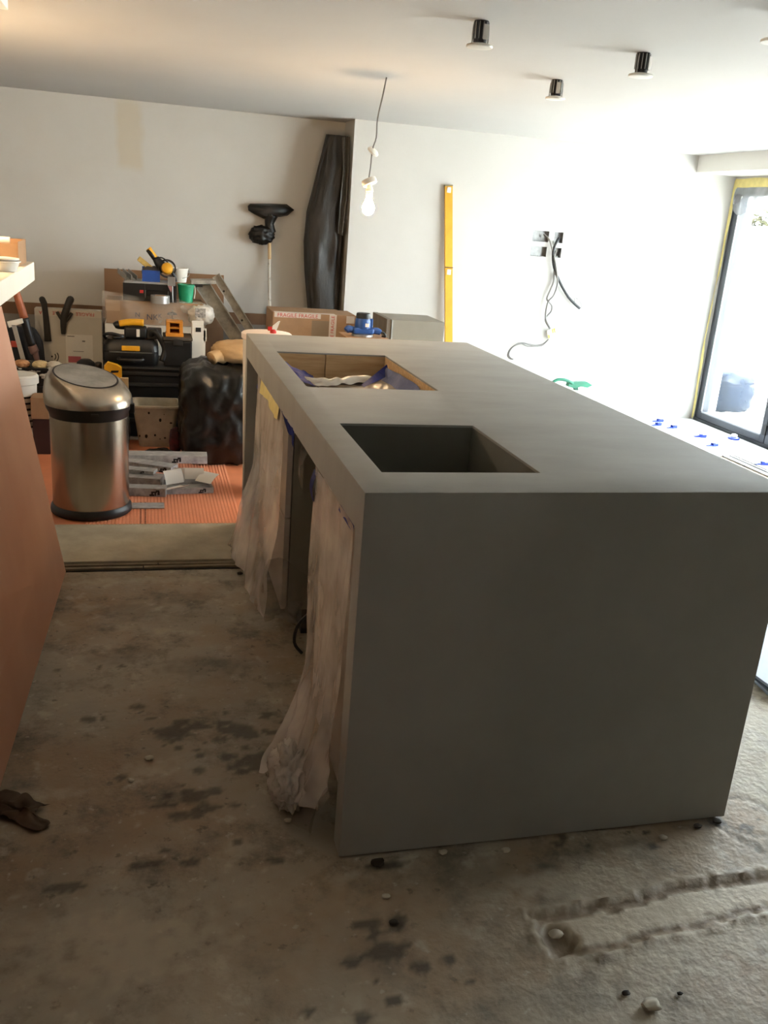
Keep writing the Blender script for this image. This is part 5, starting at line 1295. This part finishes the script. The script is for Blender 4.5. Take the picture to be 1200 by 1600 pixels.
# grey coated box
YG = 4.0
xa, xb = at(612, 515, YG).x, at(694, 515, YG).x; zt7 = at(655, 502, YG).z
gb = thing('grey_plinth', ((xa+xb)/2, YG+.2, 0), 'grey coated box standing between island and spirit level', 'plinth')
gpm = mat('grey_coating', (136, 130, 118), .6, var=.06, vscale=5)
part('body', MB().box((xa, YG, 0), (xb, YG+.40, zt7), .003), gpm, gb)
part('side_board', MB().box((xa-.035, YG+.005, 0), (xa-.004, YG+.40, zt7+.004), .002), mat('grey_board_edge', (116, 108, 96), .7, var=.1, vscale=30, stretch=(6, 1, .2)), gb)
part('corner_bead', MB().box((xa-.004, YG-.002, 0), (xa+.006, YG+.004, zt7), .001), alu, gb)
# white lidded bucket and spray bottle behind the island's far end
YQ = 2.78
pqq = at(428, 521, YQ)
wl = thing('lidded_bucket', (pqq.x, YQ+.12, 0), 'white lidded bucket just showing over the island far corner', 'bucket')
zz_ = at(420, 519.5, YQ+.12).z
T = Matrix.Translation((pqq.x-.02, YQ+.12, 0))
part('body', MB().lathe([(.10, .0128), (.12, zz_-.03)], 36, T), white_pl, wl, smooth=40)
part('lid', MB().lathe([(.123, zz_-.035), (.128, zz_-.03), (.128, zz_-.006), (.12, zz_)], 36, T), mat('pinkish_white_lid', (236, 220, 210), .4), wl, smooth=40)
sb = thing('spray_bottle', (at(430, 515, YQ+.1).x, YQ+.12, zz_), 'white spray bottle head with red nozzle behind the island', 'spray bottle')
a_ = at(421, 514, YQ+.1); b_ = at(432, 505, YQ+.1); xq = at(427, 515, YQ+.1).x
part('neck', MB().lathe([(.016, 0), (.016, .012), (.012, .02)], 16, Matrix.Translation((xq, YQ+.1, zz_+.0005))), red_print, sb, smooth=40)
part('head', MB().prism([Vector((xq-.008, YQ+.09, zz_+.015)), Vector((xq+.014, YQ+.09, zz_+.012)), Vector((xq+.032, YQ+.09, zz_+.062)), Vector((xq+.022, YQ+.09, zz_+.058)), Vector((xq-.004, YQ+.09, zz_+.035))], (0, .02, 0)), white_pl, sb)
part('nozzle', MB().box((xq-.028, YQ+.092, zz_+.012), (xq-.006, YQ+.108, zz_+.032), .003), mat('nozzle_red', (206, 40, 36), .4), sb)

# ---- green garden tool on a white tub by the back wall
YGn = 4.4
pg = at(895, 606, YGn)
ztub = at(895, 613, YGn).z
gtb = thing('storage_tub', (pg.x, YGn+.15, 0), 'white storage tub by the back wall under the green hand tool', 'tub')
part('body', loft(MB(), [sq_ring(pg.x, YGn+.15, .34, .26, .0145), sq_ring(pg.x, YGn+.15, .42, .32, ztub-.02)]), white_pl, gtb, smooth=40)
part('lid', loft(MB(), [sq_ring(pg.x, YGn+.15, .44, .34, ztub-.02), sq_ring(pg.x, YGn+.15, .44, .34, ztub-.004), sq_ring(pg.x, YGn+.15, .40, .30, ztub-.0005)]), white_pl, gtb, smooth=40)
gh = thing('green_spray_gun', (pg.x, YGn+.08, ztub), 'green plastic hand tool with curved handle by the back wall', 'hand tool')
gm_ = mat('dark_green_plastic', (40, 118, 92), .45, var=.1, vscale=12)
Yh = YGn+.08
part('handle', MB().tube([at(864, 597, Yh), at(872, 593, Yh), at(884, 594, Yh), at(895, 599, Yh)], .012, 10), gm_, gh, smooth=180)
part('body', MB().prism([at(890, 598, Yh), at(905, 597, Yh), at(918, 597, Yh), at(926, 602, Yh), at(918, 606, Yh), at(908, 604, Yh), at(898, 607, Yh), at(888, 604, Yh)], (0, .05, 0)), gm_, gh)
part('trigger', MB().prism([at(896, 604, Yh+.02), at(903, 604, Yh+.02), at(904, 611, Yh+.02), at(899, 612.5, Yh+.02)], (0, .02, 0)), mat('deep_green', (24, 84, 66), .5), gh)

# ---- right foreground: stacked grey sheets on the floor beside the island
g0 = atz(1174, 1062, 0)
for k in range(3):
    z = .0005+k*.011; dx = (.0, .03, -.01)[k]; dy = (.0, .05, .02)[k]
    single('tile_sheet', MB().box((g0.x+dx, g0.y-.16+dy, z), (g0.x+.62+dx, g0.y+.44+dy, z+.0105), .001, Matrix.Translation((g0.x, g0.y, 0)) @ Matrix.Rotation(-.12+.08*k, 4, 'Z') @ Matrix.Translation((-g0.x, -g0.y, 0))),
           mat('bluish_sheet', (138, 146, 158), .5, var=.06, vscale=6), ('bottom', 'middle', 'top')[k]+' bluish grey tile sheet of the stack beside the island', 'tile', 'bluish grey sheets stacked beside the island')

# ---- pebbles and chips on the floor
stone_m = mat('pale_chip', (190, 182, 164), .85, var=.1, vscale=20); dstone = mat('dark_chip', (58, 52, 44), .9, var=.2, vscale=20)
rr = random.Random(21)
stones = [(1017, 1573, .016, 0, 'oval pale pebble near the bottom edge of the photo'), (1032, 1442, .0, 0, None), (978, 1553, .007, 1, 'dark chip left above the oval pebble'), (790, 1330, .009, 0, 'pale flat chip before the island front edge'), (603, 1402, .008, 0, 'tiny pale chip on the floor left of the island corner line'),
          (233, 1186, .010, 0, 'small pale wood chip on the floor between board and island'), (205, 1221, .007, 0, 'tiny white chip left of the dark stains'), (805, 1330, .011, 0, None), (868, 1462, .013, 0, 'pale chip lying in the end hollow of the filled channel'),
          (1036, 1310, .009, 0, 'pale chip near the island right corner'), (1062, 1553, .005, 1, 'little dark chip right of the oval pebble'), (692, 1298+35, .009, 0, 'small pale chip at the island front foot'), (590, 1350, .013, 1, 'black lump stuck under the island near corner'), (575, 1349, .014, 1, None),
          (615, 1443, .008, 1, 'dark flake on the floor below the island corner'), (1090, 1292, .009, 1, 'dark chip by the island right foot'), (1120, 1285, .010, 1, 'small black crumb by the island right foot'), (450, 1283, .008, 0, 'pale crumb below the hanging film'), (375, 897, .010, 1, 'dark crumb at the floor channel near the island'), (310, 885, .006, 0, 'pale crumb beside the floor channel')]
for i, (u, v, r_, dk, lb) in enumerate(stones):
    if not lb or r_ == 0: continue
    p_ = atz(u, v, 0)
    single('stone_chip', MB().blob((p_.x, p_.y, r_*.40), (r_*1.25, r_*.9, r_*.55), .35, 1.7, 2.4, 2, False, i, flat=-.001), dstone if dk else stone_m, lb, 'chip', 'chips and pebbles on the floor', smooth=40)
